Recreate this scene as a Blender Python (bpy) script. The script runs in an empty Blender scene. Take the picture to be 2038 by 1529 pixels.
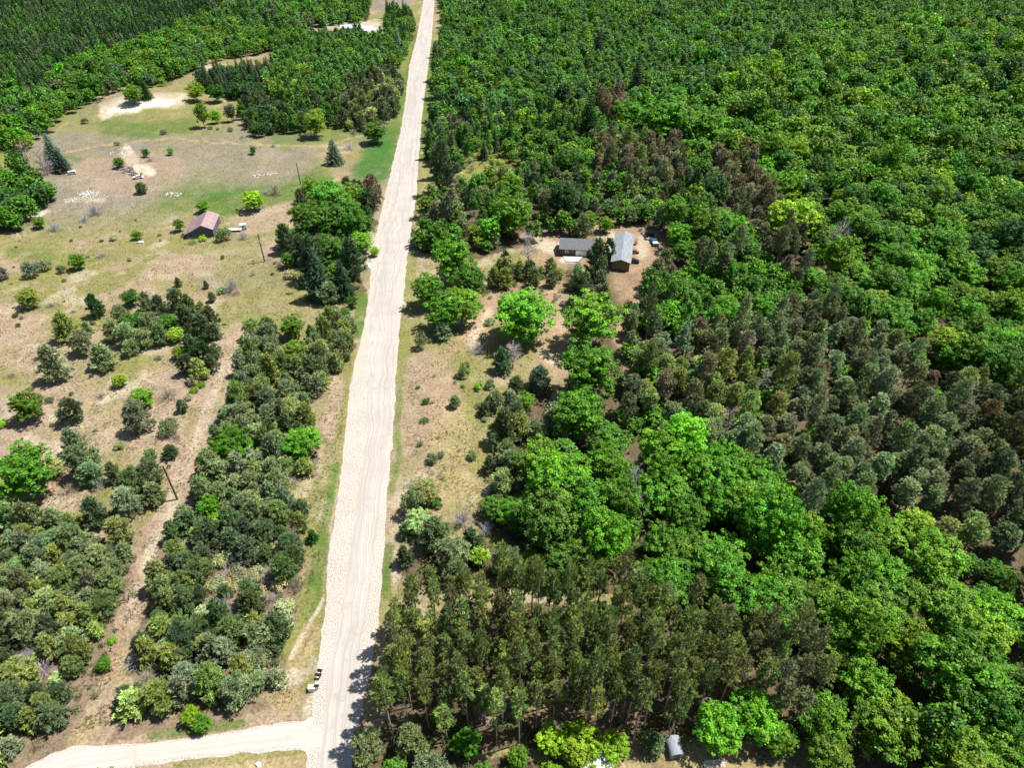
import bpy, bmesh, math, random
import numpy as np
from mathutils import Vector, Matrix
R = math.radians
S = bpy.context.scene
COL = S.collection

# ------------------------------------------------------------------ camera
CAM_H = 120.0; PITCH = 38.0; FPX = 1359.0; CX, CY = 1019.0, 764.5
cam_d = bpy.data.cameras.new('camera'); cam = bpy.data.objects.new('camera', cam_d); COL.objects.link(cam)
cam.location = (0, 0, CAM_H); cam.rotation_euler = (R(90 - PITCH), 0, 0)
cam_d.sensor_width = 36; cam_d.lens = 36 * FPX / 2038; cam_d.clip_end = 9000; cam_d.clip_start = 1
S.camera = cam
# ------------------------------------------------------------------ world + sun
SUN_EL, SUN_AZ = 63.0, 14.0          # azimuth measured from +X towards +Y
w = bpy.data.worlds.new('World'); S.world = w; w.use_nodes = True
nt = w.node_tree; sky = nt.nodes.new('ShaderNodeTexSky'); sky.sky_type = 'NISHITA'; sky.sun_disc = False
sky.sun_elevation = R(SUN_EL); sky.sun_rotation = R(90 - SUN_AZ)
nt.links.new(sky.outputs[0], nt.nodes['Background'].inputs[0]); nt.nodes['Background'].inputs[1].default_value = 0.068
sd = bpy.data.lights.new('sun', 'SUN'); sun = bpy.data.objects.new('sun', sd); COL.objects.link(sun)
sd.energy = 5.0; sd.angle = R(0.5); sd.color = (1.0, 0.955, 0.88)
sv = Vector((math.cos(R(SUN_EL)) * math.cos(R(SUN_AZ)), math.cos(R(SUN_EL)) * math.sin(R(SUN_AZ)), math.sin(R(SUN_EL))))
sun.rotation_euler = sv.to_track_quat('Z', 'Y').to_euler()
S.view_settings.view_transform = 'Standard'; S.view_settings.look = 'None'
S.view_settings.exposure = 0.74; S.view_settings.gamma = 1
S.cycles.max_bounces = 6; S.cycles.diffuse_bounces = 3; S.cycles.transmission_bounces = 3; S.cycles.glossy_bounces = 2

# ------------------------------------------------------------------ pixel <-> ground
sp, cp = math.sin(R(PITCH)), math.cos(R(PITCH))
def P(px, py, z=0.0):
    dx = (px - CX) / FPX; dy = -(py - CY) / FPX
    d = (dx, cp + dy * sp, -sp + dy * cp)
    t = (z - CAM_H) / d[2]
    return Vector((d[0] * t, d[1] * t, z))
def proj(x, y, z):
    zz = z - CAM_H
    dep = y * cp - zz * sp
    u = y * sp + zz * cp
    return CX + FPX * x / dep, CY - FPX * u / dep, dep
def at(px, py, z=0.0):
    p = P(px, py, z); return p.x, p.y

rng = np.random.default_rng(7); random.seed(7)
def inpoly(px, py, poly):
    px = np.asarray(px, float); py = np.asarray(py, float)
    c = np.zeros(px.shape, bool); n = len(poly)
    for i in range(n):
        x1, y1 = poly[i]; x2, y2 = poly[(i + 1) % n]
        if y1 == y2: continue
        k = ((y1 > py) != (y2 > py)) & (px < (x2 - x1) * (py - y1) / (y2 - y1) + x1)
        c ^= k
    return c
def seg_dist(px, py, pts):
    d = np.full(np.shape(px), 1e9)
    for (x1, y1), (x2, y2) in zip(pts[:-1], pts[1:]):
        vx, vy = x2 - x1, y2 - y1; L = vx * vx + vy * vy + 1e-9
        t = np.clip(((px - x1) * vx + (py - y1) * vy) / L, 0, 1)
        d = np.minimum(d, np.hypot(px - x1 - t * vx, py - y1 - t * vy))
    return d
LAT = rng.random((256, 256))
def vnoise(x, y, s, o=0):
    x = np.asarray(x) / s + 37.1 * (o + 1); y = np.asarray(y) / s + 17.3 * (o + 1)
    xi = np.floor(x).astype(int); yi = np.floor(y).astype(int); fx = x - xi; fy = y - yi
    fx = fx * fx * (3 - 2 * fx); fy = fy * fy * (3 - 2 * fy)
    g = lambda a, b: LAT[a & 255, b & 255]
    return (g(xi, yi) * (1 - fx) + g(xi + 1, yi) * fx) * (1 - fy) + (g(xi, yi + 1) * (1 - fx) + g(xi + 1, yi + 1) * fx) * fy
def fbm(x, y, s, o=0, n=4):
    a = 0; w_ = 0; k = 1.0
    for i in range(n):
        a = a + k * vnoise(x, y, s / 2 ** i, o + i); w_ += k; k *= .55
    return a / w_

# ------------------------------------------------------------------ naming helpers
def link(name, data, parent=None):
    o = bpy.data.objects.new(name, data); COL.objects.link(o)
    if parent: o.parent = parent
    return o
def tag(o, label=None, cat=None, group=None, kind=None):
    if label: o['label'] = label
    if cat: o['category'] = cat
    if group: o['group'] = group
    if kind: o['kind'] = kind
    return o
def empty(name, loc=(0, 0, 0), rz=0, sc=None):
    o = link(name, None); o.location = loc; o.rotation_euler = (0, 0, rz); o.empty_display_size = .5
    if sc: o.scale = sc
    return o

# ------------------------------------------------------------------ materials
def newmat(name):
    m = bpy.data.materials.new(name); m.use_nodes = True
    n = m.node_tree; b = n.nodes['Principled BSDF']
    return m, n, b
def noise_mat(name, c1, c2, scale, rough=.8, detail=4, c3=None, stretch=None, bump=0, metal=0):
    m, n, b = newmat(name); N = n.nodes; L = n.links
    tc = N.new('ShaderNodeTexCoord'); mp = N.new('ShaderNodeMapping'); L.new(tc.outputs['Object'], mp.inputs[0])
    if stretch: mp.inputs['Scale'].default_value = stretch
    t = N.new('ShaderNodeTexNoise'); t.inputs['Scale'].default_value = scale; t.inputs['Detail'].default_value = detail
    L.new(mp.outputs[0], t.inputs['Vector'])
    r = N.new('ShaderNodeValToRGB'); L.new(t.outputs[0], r.inputs[0])
    r.color_ramp.elements[0].position = .35; r.color_ramp.elements[1].position = .65
    r.color_ramp.elements[0].color = (*c1, 1); r.color_ramp.elements[1].color = (*c2, 1)
    if c3: e = r.color_ramp.elements.new(.8); e.color = (*c3, 1)
    L.new(r.outputs[0], b.inputs['Base Color']); b.inputs['Roughness'].default_value = rough
    b.inputs['Metallic'].default_value = metal
    if bump:
        bp = N.new('ShaderNodeBump'); bp.inputs['Strength'].default_value = bump; L.new(t.outputs[0], bp.inputs['Height']); L.new(bp.outputs[0], b.inputs['Normal'])
    return m
def leaf_mat(name, transl, spec, rough=.55, hue=.0):
    m = bpy.data.materials.new(name); m.use_nodes = True; n = m.node_tree; N = n.nodes; L = n.links
    b = N['Principled BSDF']; out = N['Material Output']
    oi = N.new('ShaderNodeObjectInfo'); at_ = N.new('ShaderNodeAttribute'); at_.attribute_name = 'leaf_tint'
    mx = N.new('ShaderNodeMix'); mx.data_type = 'RGBA'; mx.blend_type = 'MULTIPLY'; mx.inputs[0].default_value = 1
    L.new(oi.outputs['Color'], mx.inputs[6]); L.new(at_.outputs['Color'], mx.inputs[7])
    L.new(mx.outputs[2], b.inputs['Base Color']); b.inputs['Roughness'].default_value = rough
    b.inputs['Specular IOR Level'].default_value = spec
    if transl > 0:
        tr = N.new('ShaderNodeBsdfTranslucent'); g = N.new('ShaderNodeMix'); g.data_type = 'RGBA'; g.blend_type = 'MULTIPLY'; g.inputs[0].default_value = 1
        g.inputs[7].default_value = (1.25, 1.3, .5, 1); L.new(mx.outputs[2], g.inputs[6]); L.new(g.outputs[2], tr.inputs[0])
        ms = N.new('ShaderNodeMixShader'); ms.inputs[0].default_value = transl
        L.new(b.outputs[0], ms.inputs[1]); L.new(tr.outputs[0], ms.inputs[2]); L.new(ms.outputs[0], out.inputs[0])
    return m
M = {}
M['leaf'] = leaf_mat('leaf', .22, .35)
M['needle'] = leaf_mat('needle', .10, .25, .6)
M['twig'] = leaf_mat('twig', 0, .1, .9)
M['bark_grey'] = noise_mat('grey_bark', (.10, .085, .07), (.24, .21, .18), 3, .9, stretch=(1, 1, .2))
M['bark_pale'] = noise_mat('pale_bark', (.24, .23, .20), (.5, .48, .44), 2, .8, stretch=(1, 1, .6))
M['bark_pine'] = noise_mat('pine_bark', (.10, .08, .065), (.27, .22, .18), 3, .9, stretch=(1, 1, .3))
M['bark_rpine'] = noise_mat('plantation_bark', (.24, .19, .16), (.46, .38, .33), 2, .9, stretch=(1, 1, .4))
M['wood_pole'] = noise_mat('weathered_pole', (.05, .035, .025), (.11, .08, .055), 6, .9, stretch=(1, 1, .1))
M['boards'] = noise_mat('weathered_boards', (.035, .04, .065), (.14, .145, .18), 2.5, .9, 5, stretch=(3, 3, .12))
M['rust_roof'] = noise_mat('faded_red_metal', (.29, .20, .21), (.38, .28, .29), .7, .6, 6, c3=(.24, .11, .09))
M['shingle'] = noise_mat('grey_shingles', (.075, .078, .09), (.15, .152, .17), 3, .85, 6)
M['blue_metal'] = noise_mat('blue_grey_metal_roof', (.23, .26, .285), (.34, .37, .39), .9, .45, 6, stretch=(3, .3, 1))
M['brown_siding'] = noise_mat('brown_siding', (.07, .045, .035), (.13, .085, .065), 2, .8, stretch=(1, 1, 6))
M['green_siding'] = noise_mat('olive_siding', (.09, .085, .04), (.17, .15, .08), 2, .8, stretch=(1, 1, 6))
M['white'] = noise_mat('white_paint', (.68, .68, .66), (.82, .82, .80), 1.5, .6)
M['concrete'] = noise_mat('pale_concrete', (.5, .49, .47), (.66, .65, .62), 1, .9)
M['grey_metal'] = noise_mat('grey_metal', (.17, .19, .22), (.29, .31, .34), 2, .75, stretch=(4, .5, 1))
M['teal_metal'] = noise_mat('teal_metal_roof', (.26, .42, .42), (.45, .6, .6), .6, .5)
M['glass'] = noise_mat('dark_glass', (.015, .018, .02), (.03, .035, .04), 1, .1)
M['tyre'] = noise_mat('black_rubber', (.012, .012, .012), (.03, .03, .03), 5, .9)
M['black_paint'] = noise_mat('black_car_paint', (.012, .013, .02), (.03, .032, .045), .8, .25)
M['red_paint'] = noise_mat('faded_red_paint', (.24, .10, .08), (.36, .17, .14), .8, .4)
M['blue_paint'] = noise_mat('blue_car_paint', (.03, .14, .24), (.06, .22, .34), .8, .3)
M['pale_blue'] = noise_mat('pale_blue_panel', (.38, .52, .6), (.55, .66, .72), .8, .4)
M['green_plastic'] = noise_mat('pale_green_plastic', (.50, .56, .40), (.62, .66, .50), 2, .6)
M['stone'] = noise_mat('pale_stone', (.35, .33, .30), (.68, .65, .60), 1.5, .9)
M['junk'] = noise_mat('rusty_scrap', (.04, .035, .04), (.3, .25, .22), 1.2, .8)
M['lumber'] = noise_mat('bleached_lumber', (.4, .33, .28), (.62, .55, .48), 3, .85, stretch=(.3, 4, 4))
# ------------------------------------------------------------------ mesh from arrays
def quad_mesh(name, V, tint, mat):
    """V (n,4,3) quads, tint (n,3) per face"""
    n = len(V); me = bpy.data.meshes.new(name)
    me.vertices.add(n * 4); me.vertices.foreach_set('co', V.astype(np.float32).ravel())
    me.loops.add(n * 4); me.loops.foreach_set('vertex_index', np.arange(n * 4, dtype=np.int32))
    me.polygons.add(n); me.polygons.foreach_set('loop_start', np.arange(0, n * 4, 4, dtype=np.int32))
    a = me.attributes.new('leaf_tint', 'FLOAT_COLOR', 'FACE')
    c = np.ones((n, 4), np.float32); c[:, :3] = tint; a.data.foreach_set('color', c.ravel())
    me.update(calc_edges=True); me.materials.append(mat)
    return me
def unit(v): return v / (np.linalg.norm(v, axis=1, keepdims=True) + 1e-9)
def blades(C, N_, la, lb, g, shape='leaf', along=None):
    """leaf quads at C, facing N_, half-length la along a tangent, half-width lb"""
    n = len(C); rnd = unit(g.normal(size=(n, 3)))
    if along is None:
        T = unit(np.cross(N_, rnd))
    else:
        T = unit(along)
    B = unit(np.cross(N_, T)) if along is None else unit(np.cross(T, rnd * .75 + [0, 0, .9]))
    la = np.broadcast_to(la, (n,))[:, None]; lb = np.broadcast_to(lb, (n,))[:, None]
    if shape == 'leaf':
        V = np.stack([C - T * la, C + B * lb + T * la * .1, C + T * la, C - B * lb - T * la * .1], 1)
    else:
        V = np.stack([C - B * lb * .6, C + B * lb * .6, C + T * la * 2 + B * lb * .25, C + T * la * 2 - B * lb * .25], 1)
    return V
def sphere_pts(n, g, zmin=-1.0):
    z = g.uniform(zmin, 1, n); a = g.uniform(0, 2 * np.pi, n); r = np.sqrt(1 - z * z)
    return np.stack([r * np.cos(a), r * np.sin(a), z], 1)
def tubes(segs, name, mat, sides=6):
    """segs: list of (p0,p1,r0,r1); one mesh"""
    V = []; Fc = []
    for p0, p1, r0, r1 in segs:
        p0 = np.array(p0, float); p1 = np.array(p1, float); d = p1 - p0; L = np.linalg.norm(d)
        if L < 1e-6: continue
        d /= L; a = np.cross(d, [0, 0, 1.0] if abs(d[2]) < .9 else [1.0, 0, 0]); a /= np.linalg.norm(a); b = np.cross(d, a)
        k = len(V)
        for p, r in ((p0, r0), (p1, r1)):
            for i in range(sides):
                t = 2 * np.pi * i / sides; V.append(p + r * (math.cos(t) * a + math.sin(t) * b))
        for i in range(sides):
            j = (i + 1) % sides; Fc.append((k + i, k + j, k + sides + j, k + sides + i))
        Fc.append(tuple(range(k + sides, k + 2 * sides)))
    me = bpy.data.meshes.new(name); me.from_pydata([tuple(v) for v in V], [], Fc); me.materials.append(mat); me.update()
    a = me.attributes.new('leaf_tint', 'FLOAT_COLOR', 'FACE'); a.data.foreach_set('color', np.ones(len(Fc) * 4, np.float32))
    return me
def trunk_path(H, r, g, bend=.03, n=4):
    pts = [np.zeros(3)]
    for i in range(1, n + 1):
        p = np.array([g.normal() * bend * H, g.normal() * bend * H, H * i / n]) * 1.0
        pts.append(pts[-1] * [1, 1, 0] * 1 + p * [1, 1, 1] if i > 1 else p)
    return [(pts[i] - [0, 0, .3 if i == 0 else 0], pts[i + 1], r * (1 - .8 * i / n), r * (1 - .8 * (i + 1) / n)) for i in range(n)], pts

def tint_var(n, g, amt=.18, yel=.10):
    v = np.exp(g.normal(0, amt, n))[:, None] * np.ones((n, 3)); v[:, 0] *= np.exp(g.normal(0, yel, n)); v[:, 2] *= np.exp(g.normal(0, yel, n))
    return v
# each builder returns (leaf quads, tints, trunk segs) at nominal size
def b_broadleaf(g, W=9., H=12.):
    Q = []; Tn = []; a = W / 2; nl = int(g.integers(13, 19)); lobes = [(np.array([0, 0, H * .66]), a * .55), (np.array([0, 0, H * .42]), a * .5)]
    for i in range(nl):
        t = (i + g.uniform(0, 1)) / nl; zz = -1 + 1.92 * t; pr = math.sqrt(max(0, 1 - zz * zz)) ** .8
        an = i * 2.4 + g.uniform(-.5, .5); rr = a * .66 * pr * g.uniform(.75, 1.15)
        lobes.append((np.array([rr * math.cos(an), rr * math.sin(an), H * (.56 + .31 * zz)]), a * g.uniform(.26, .46)))
    for c, r in lobes:
        nc = max(8, int(24 * (r / 1.9) ** 2)); D = sphere_pts(nc, g, -.6); C = c + D * r * g.uniform(.66, 1.16, (nc, 1)) * [1, 1, .95]
        lt = math.exp(g.normal(0, .10)) * np.array([math.exp(g.normal(0, .08)), 1, 1])
        for k in range(nc):
            if g.random() < .10: continue
            rc = g.uniform(.34, .80); m = int(46 * (rc / .6) ** 1.5); d2 = unit(sphere_pts(m, g, -.35) + D[k] * .6)
            pos = C[k] + d2 * rc * g.uniform(.35, 1.15, (m, 1)) * [1, 1, .72] + g.normal(0, .07, (m, 3))
            nn = unit(d2 * .8 + [.12, 0, .55] + g.normal(0, .42, (m, 3))); s = g.uniform(.10, .235, m)
            Q.append(blades(pos, nn, s, s * .62, g)); Tn.append(tint_var(m, g, .20, .12) * lt * math.exp(g.normal(0, .17)))
        m = int(46 * r * r / 4); pos = c + sphere_pts(m, g) * r * g.uniform(0, .75, (m, 1)); s = np.full(m, .3)
        Q.append(blades(pos, sphere_pts(m, g), s, s * .8, g)); Tn.append(tint_var(m, g))
    segs, pts = trunk_path(H * .6, .24, g)
    for c, r in lobes:
        k = pts[g.integers(1, 4)]; mid = (k + c) / 2 + [0, 0, -.3]; segs += [(k, mid, .10, .06), (mid, c, .06, .02)]
    return np.concatenate(Q), np.concatenate(Tn), segs
def b_aspen(g, W=5.8, H=10.5):
    Q = []; Tn = []; a = W / 2; n = 54; segs, pts = trunk_path(H * .93, .13, g, .015)
    for i in range(n):
        t = (i + g.uniform()) / n; z = H * (.22 + .74 * t); prof = (math.sin(math.pi * min(1, .22 + .80 * t)) ** .7)
        an = g.uniform(0, 6.28); rr = a * prof * g.uniform(.25, .85)
        c = np.array([rr * math.cos(an), rr * math.sin(an), z]); rc = g.uniform(.55, 1.0)
        m = int(64 * rc); d2 = sphere_pts(m, g, -.6)
        pos = c + d2 * rc * g.uniform(.3, 1.1, (m, 1)) * [1, 1, 1.15]
        nn = unit(d2 * .6 + [.1, 0, .6] + g.normal(0, .55, (m, 3))); s = g.uniform(.13, .26, m)
        Q.append(blades(pos, nn, s, s * .8, g)); Tn.append(tint_var(m, g, .25) * math.exp(g.normal(0, .18)))
        segs.append((np.array([0, 0, z - .9]), c, .035, .012))
    return np.concatenate(Q), np.concatenate(Tn), segs
def tuft(c, d, g, m, L, wd, spread):
    dirs = unit(d + g.normal(0, spread, (m, 3))); pos = np.repeat(c[None], m, 0) + g.normal(0, .08, (m, 3))
    return blades(pos, dirs, L * g.uniform(.6, 1.1, m), wd, g, 'needle', dirs)
def b_pine(g, W=5., H=6.6, base=.08, dens=1.0, lean=.7):
    """bushy open grown pine: whorled boughs ending in needle tufts, irregular outline"""
    Q = []; Tn = []; a = W / 2; segs, pts = trunk_path(H * .9, .14, g, .02)
    nb = int(54 * dens)
    for i in range(nb):
        t = (i + g.uniform()) / nb; z = H * (base + (.95 - base) * t)
        prof = (1 - t) ** .62 * (.62 + .38 * min(1, t * 5)) * 1.05
        an = i * 2.4 + g.uniform(-.5, .5); L = a * prof * g.uniform(.55, 1.18) + .25
        d = np.array([math.cos(an), math.sin(an), .12 + lean * t * .8]); d /= np.linalg.norm(d)
        c0 = np.array([0, 0, z - L * .12]); tipz = c0 + d * L
        segs.append((c0, tipz, .03, .008)); k = max(3, int(L * 4.8)); btint = math.exp(g.normal(0, .13))
        for j in range(k):
            u = (j + .6) / k; sd_ = np.array([-d[1], d[0], 0]) * g.uniform(-1, 1) * .42 * L * (1.15 - u) * 1.0
            c = c0 + d * L * (.25 + .78 * u) + sd_ + [0, 0, g.uniform(-.05, .22)]
            m = 15; dd = unit((d + sd_ * .3 + [0, 0, .75])[None])[0]
            Q.append(tuft(c, dd, g, m, g.uniform(.19, .32), .10, .6)); Tn.append(tint_var(m, g, .24) * btint * math.exp(g.normal(0, .16)))
    return np.concatenate(Q), np.concatenate(Tn), segs
def b_padpine(g, W=5., H=6.6, base=.10, n=30):
    Q = []; Tn = []; a = W / 2; segs, pts = trunk_path(H * .88, .13, g, .025)
    for i in range(n):
        t = (i + g.uniform()) / n; z = H * (base + (.93 - base) * t); pr = math.sin(math.pi * (.20 + .74 * t ** .85)) ** .75
        an = i * 2.4 + g.uniform(-.6, .6); rr = a * .74 * pr * g.uniform(.55, 1.12); rp = a * g.uniform(.24, .38)
        c = np.array([rr * math.cos(an), rr * math.sin(an), z]); segs.append((np.array([0, 0, z - rr * .35]), c, .03, .01))
        m = int(15 * (rp / .75) ** 1.6) + 5; bt = math.exp(g.normal(0, .15)); D = sphere_pts(m, g, -.25)
        for j in range(m):
            p = c + D[j] * rp * g.uniform(.6, 1.1) * [1, 1, .6]
            Q.append(tuft(p, unit((D[j] + [0, 0, .55])[None])[0], g, 13, g.uniform(.17, .27), .085, .5)); Tn.append(tint_var(13, g, .2) * bt * math.exp(g.normal(0, .15)))
    return np.concatenate(Q), np.concatenate(Tn), segs
def b_tallpine(g, W=4.8, H=13.5):
    Q, T_, s = (b_padpine(g, W, H * .55, .02, 26) if g.random() < .4 else b_pine(g, W, H * .55, .02, .8, .9)); sh = H * .45
    Q = Q + [0, 0, sh]; s = [(p0 + [0, 0, sh], p1 + [0, 0, sh], r0, r1) for p0, p1, r0, r1 in s]
    s.append((np.array([0, 0, -.3]), np.array([0, 0, sh]), .19, .15))
    for i in range(9):
        z = g.uniform(.2, 1) * sh; an = g.uniform(0, 6.28); L = g.uniform(.5, 1.3)
        s.append((np.array([0, 0, z]), np.array([L * math.cos(an), L * math.sin(an), z + .1]), .03, .01))
    return Q, T_, s
def b_redpine(g, W=3.6, H=17.):
    Q = []; Tn = []; a = W / 2; segs = [(np.array([0, 0, -.3]), np.array([g.normal() * .1, g.normal() * .1, H * .55]), .17, .13)]
    top = np.array([segs[0][1][0] * 1.5, segs[0][1][1] * 1.5, H * .96]); segs.append((segs[0][1], top, .13, .03))
    nb = 38
    for i in range(nb):
        t = (i + g.uniform()) / nb; z = H * (.56 + .42 * t); prof = math.sin(math.pi * (.22 + .74 * t)) ** .8
        an = i * 2.4 + g.uniform(-.6, .6); L = a * prof * g.uniform(.5, 1.15) + .2
        d = np.array([math.cos(an), math.sin(an), .25 + .5 * t]); d /= np.linalg.norm(d); c0 = np.array([top[0] * .8, top[1] * .8, z - .3])
        segs.append((c0, c0 + d * L, .025, .008)); k = max(2, int(L * 3.4)); bt = math.exp(g.normal(0, .24))
        for j in range(k):
            u = (j + .7) / k; c = c0 + d * L * (.35 + .7 * u) + g.normal(0, .2, 3)
            Q.append(tuft(c, d + [0, 0, .6], g, 20, g.uniform(.2, .34), .09, .7)); Tn.append(tint_var(20, g, .22, .14) * bt)
    for i in range(6):
        z = H * g.uniform(.2, .5); an = g.uniform(0, 6.28); L = g.uniform(.4, 1.1)
        segs.append((np.array([0, 0, z]), np.array([L * math.cos(an), L * math.sin(an), z + .05]), .025, .01))
    return np.concatenate(Q), np.concatenate(Tn), segs
def b_spruce(g, W=4.4, H=9.5):
    Q = []; Tn = []; a = W / 2; segs = [(np.array([0, 0, -.3]), np.array([0, 0, H * .97]), .14, .02)]
    nw = 17
    for i in range(nw):
        t = i / nw; z = H * (.06 + .90 * t); L0 = a * (1 - t) ** .85 + .12; nb = max(5, int(10 * (1 - t) + 4))
        for b in range(nb):
            an = 2 * np.pi * (b + g.uniform(-.3, .3)) / nb + i; L = L0 * g.uniform(.75, 1.15)
            d = np.array([math.cos(an), math.sin(an), -.18 + .35 * t]); d /= np.linalg.norm(d); k = max(2, int(L * 5)); bt = math.exp(g.normal(0, .1))
            for j in range(k):
                u = (j + .5) / k; sd_ = np.array([-d[1], d[0], 0]) * g.uniform(-1, 1) * .35 * L * (1.1 - u)
                c = np.array([0, 0, z]) + d * L * u + sd_
                Q.append(tuft(c, unit((d + sd_ + [0, 0, .12])[None])[0], g, 10, .17, .08, .45)); Tn.append(tint_var(10, g, .16) * bt)
    return np.concatenate(Q), np.concatenate(Tn), segs
def b_shrub(g, W=3., H=2.1):
    Q = []; Tn = []; n = 26
    for i in range(n):
        an = g.uniform(0, 6.28); rr = W / 2 * math.sqrt(g.uniform()) * .78; z = H * (.25 + .5 * g.uniform() * (1 - (rr / (W / 2)) ** 2))
        c = np.array([rr * math.cos(an), rr * math.sin(an), z]); rc = g.uniform(.3, .6); m = 60; d2 = sphere_pts(m, g, -.5)
        pos = c + d2 * rc * g.uniform(.4, 1.1, (m, 1)); nn = unit(d2 + [0, 0, .5] + g.normal(0, .5, (m, 3))); s = g.uniform(.06, .13, m)
        pos[:, 2] = np.maximum(pos[:, 2], .03)
        Q.append(blades(pos, nn, s, s * .7, g)); Tn.append(tint_var(m, g, .2) * math.exp(g.normal(0, .12)))
    return np.concatenate(Q), np.concatenate(Tn), []
def b_bare(g, W=3., H=2.3):
    Q = []; Tn = []
    for i in range(70):
        an = g.uniform(0, 6.28); el = g.uniform(.25, 1.5); d = np.array([math.cos(an) * math.cos(el), math.sin(an) * math.cos(el), math.sin(el)])
        L = g.uniform(.6, 1) * (W / 2 * math.cos(el) + H * math.sin(el)) * .9; m = 9
        pos = d * L * g.uniform(.15, .85, (m, 1)) + g.normal(0, .05, (m, 3)); dirs = unit(d + g.normal(0, .38, (m, 3)))
        Q.append(blades(pos, dirs, g.uniform(.15, .4, m), .022, g, 'needle', dirs)); Tn.append(tint_var(m, g, .2, .04))
    return np.concatenate(Q), np.concatenate(Tn), []
def b_dead(g, W=4.6, H=9.):
    segs, pts = trunk_path(H * .8, .15, g, .03); Q = []; Tn = []
    for i in range(46):
        t = g.uniform(.25, 1); z = H * .8 * t; an = g.uniform(0, 6.28); L = W / 2 * (1.15 - .5 * t) * g.uniform(.6, 1.1)
        d = np.array([math.cos(an), math.sin(an), .75]); d /= np.linalg.norm(d); c0 = pts[1] * [1, 1, 0] * t + [0, 0, z]
        segs.append((c0, c0 + d * L, .045, .015)); m = 16
        pos = c0 + d * L * g.uniform(.2, 1, (m, 1)); dirs = unit(d + g.normal(0, .5, (m, 3)))
        Q.append(blades(pos, dirs, g.uniform(.2, .5, m), .028, g, 'needle', dirs)); Tn.append(tint_var(m, g, .15, .03))
    return np.concatenate(Q), np.concatenate(Tn), segs
# kind: builder, nominal W, H, centre ratio (crown centre height / H), leaf material, bark, object name, variants
KIND = {
 'broad': (b_broadleaf, 9.0, 12.0, .55, 'leaf', 'bark_grey', 'broadleaf_tree', 6),
 'aspen': (b_aspen, 5.8, 10.5, .58, 'leaf', 'bark_pale', 'aspen_tree', 5),
 'pine': (b_pine, 5.0, 6.6, .45, 'needle', 'bark_pine', 'pine_tree', 6),
 'tpine': (b_tallpine, 4.8, 13.5, .70, 'needle', 'bark_pine', 'tall_pine_tree', 7),
 'rpine': (b_redpine, 3.6, 17.0, .76, 'needle', 'bark_rpine', 'plantation_pine_tree', 6),
 'spruce': (b_spruce, 4.4, 9.5, .42, 'needle', 'bark_grey', 'spruce_tree', 4),
 'shrub': (b_shrub, 3.0, 2.1, .40, 'leaf', None, 'shrub', 5),
 'bare': (b_bare, 3.0, 2.3, .45, 'twig', None, 'bare_shrub', 4),
 'dead': (b_dead, 4.6, 9.0, .62, 'twig', 'bark_pale', 'dead_tree', 3),
}
PROTO = {}
for kname, (fn, W0, H0, cr, lm, bk, onm, nv) in KIND.items():
    lst = []
    for v in range(nv):
        g = np.random.default_rng(100 * (1 + list(KIND).index(kname)) + v)
        q, tn, sg = (b_padpine if (kname == 'pine' and v % 2) else fn)(g)
        lst.append((q, tn, quad_mesh(onm + '_crown', q, tn, M[lm]), tubes(sg, onm + '_trunk', M[bk], 5) if sg else None))
    PROTO[kname] = lst

TINT = {   # linear base colours
 'G1': (.088, .245, .009), 'G2': (.175, .335, .010), 'G3': (.072, .195, .014), 'G4': (.032, .105, .018), 'G5': (.092, .225, .048), 'GO': (.120, .240, .012),
 'P1': (.205, .270, .120), 'P2': (.215, .280, .075), 'P3': (.100, .155, .060), 'P4': (.240, .205, .120), 'PB': (.170, .195, .090), 'PR': (.165, .225, .060),
 'S1': (.34, .35, .17), 'S2': (.17, .23, .09), 'GR': (.34, .31, .30), 'GB': (.30, .26, .20), 'BS': (.13, .195, .14), 'DK': (.05, .10, .05), 'YL': (.24, .34, .04)}
CNAME = {'G1': 'bright green', 'G2': 'yellow-green', 'G3': 'mid green', 'G4': 'dark green', 'G5': 'blue-green', 'GO': 'olive green', 'P1': 'grey-green', 'P2': 'olive',
 'PR': 'dark olive', 'P3': 'dark green', 'P4': 'brownish', 'PB': 'brown-green', 'S1': 'pale dry', 'S2': 'dull green', 'GR': 'grey', 'GB': 'tan', 'BS': 'blue-green', 'DK': 'very dark', 'YL': 'lime green'}
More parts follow.
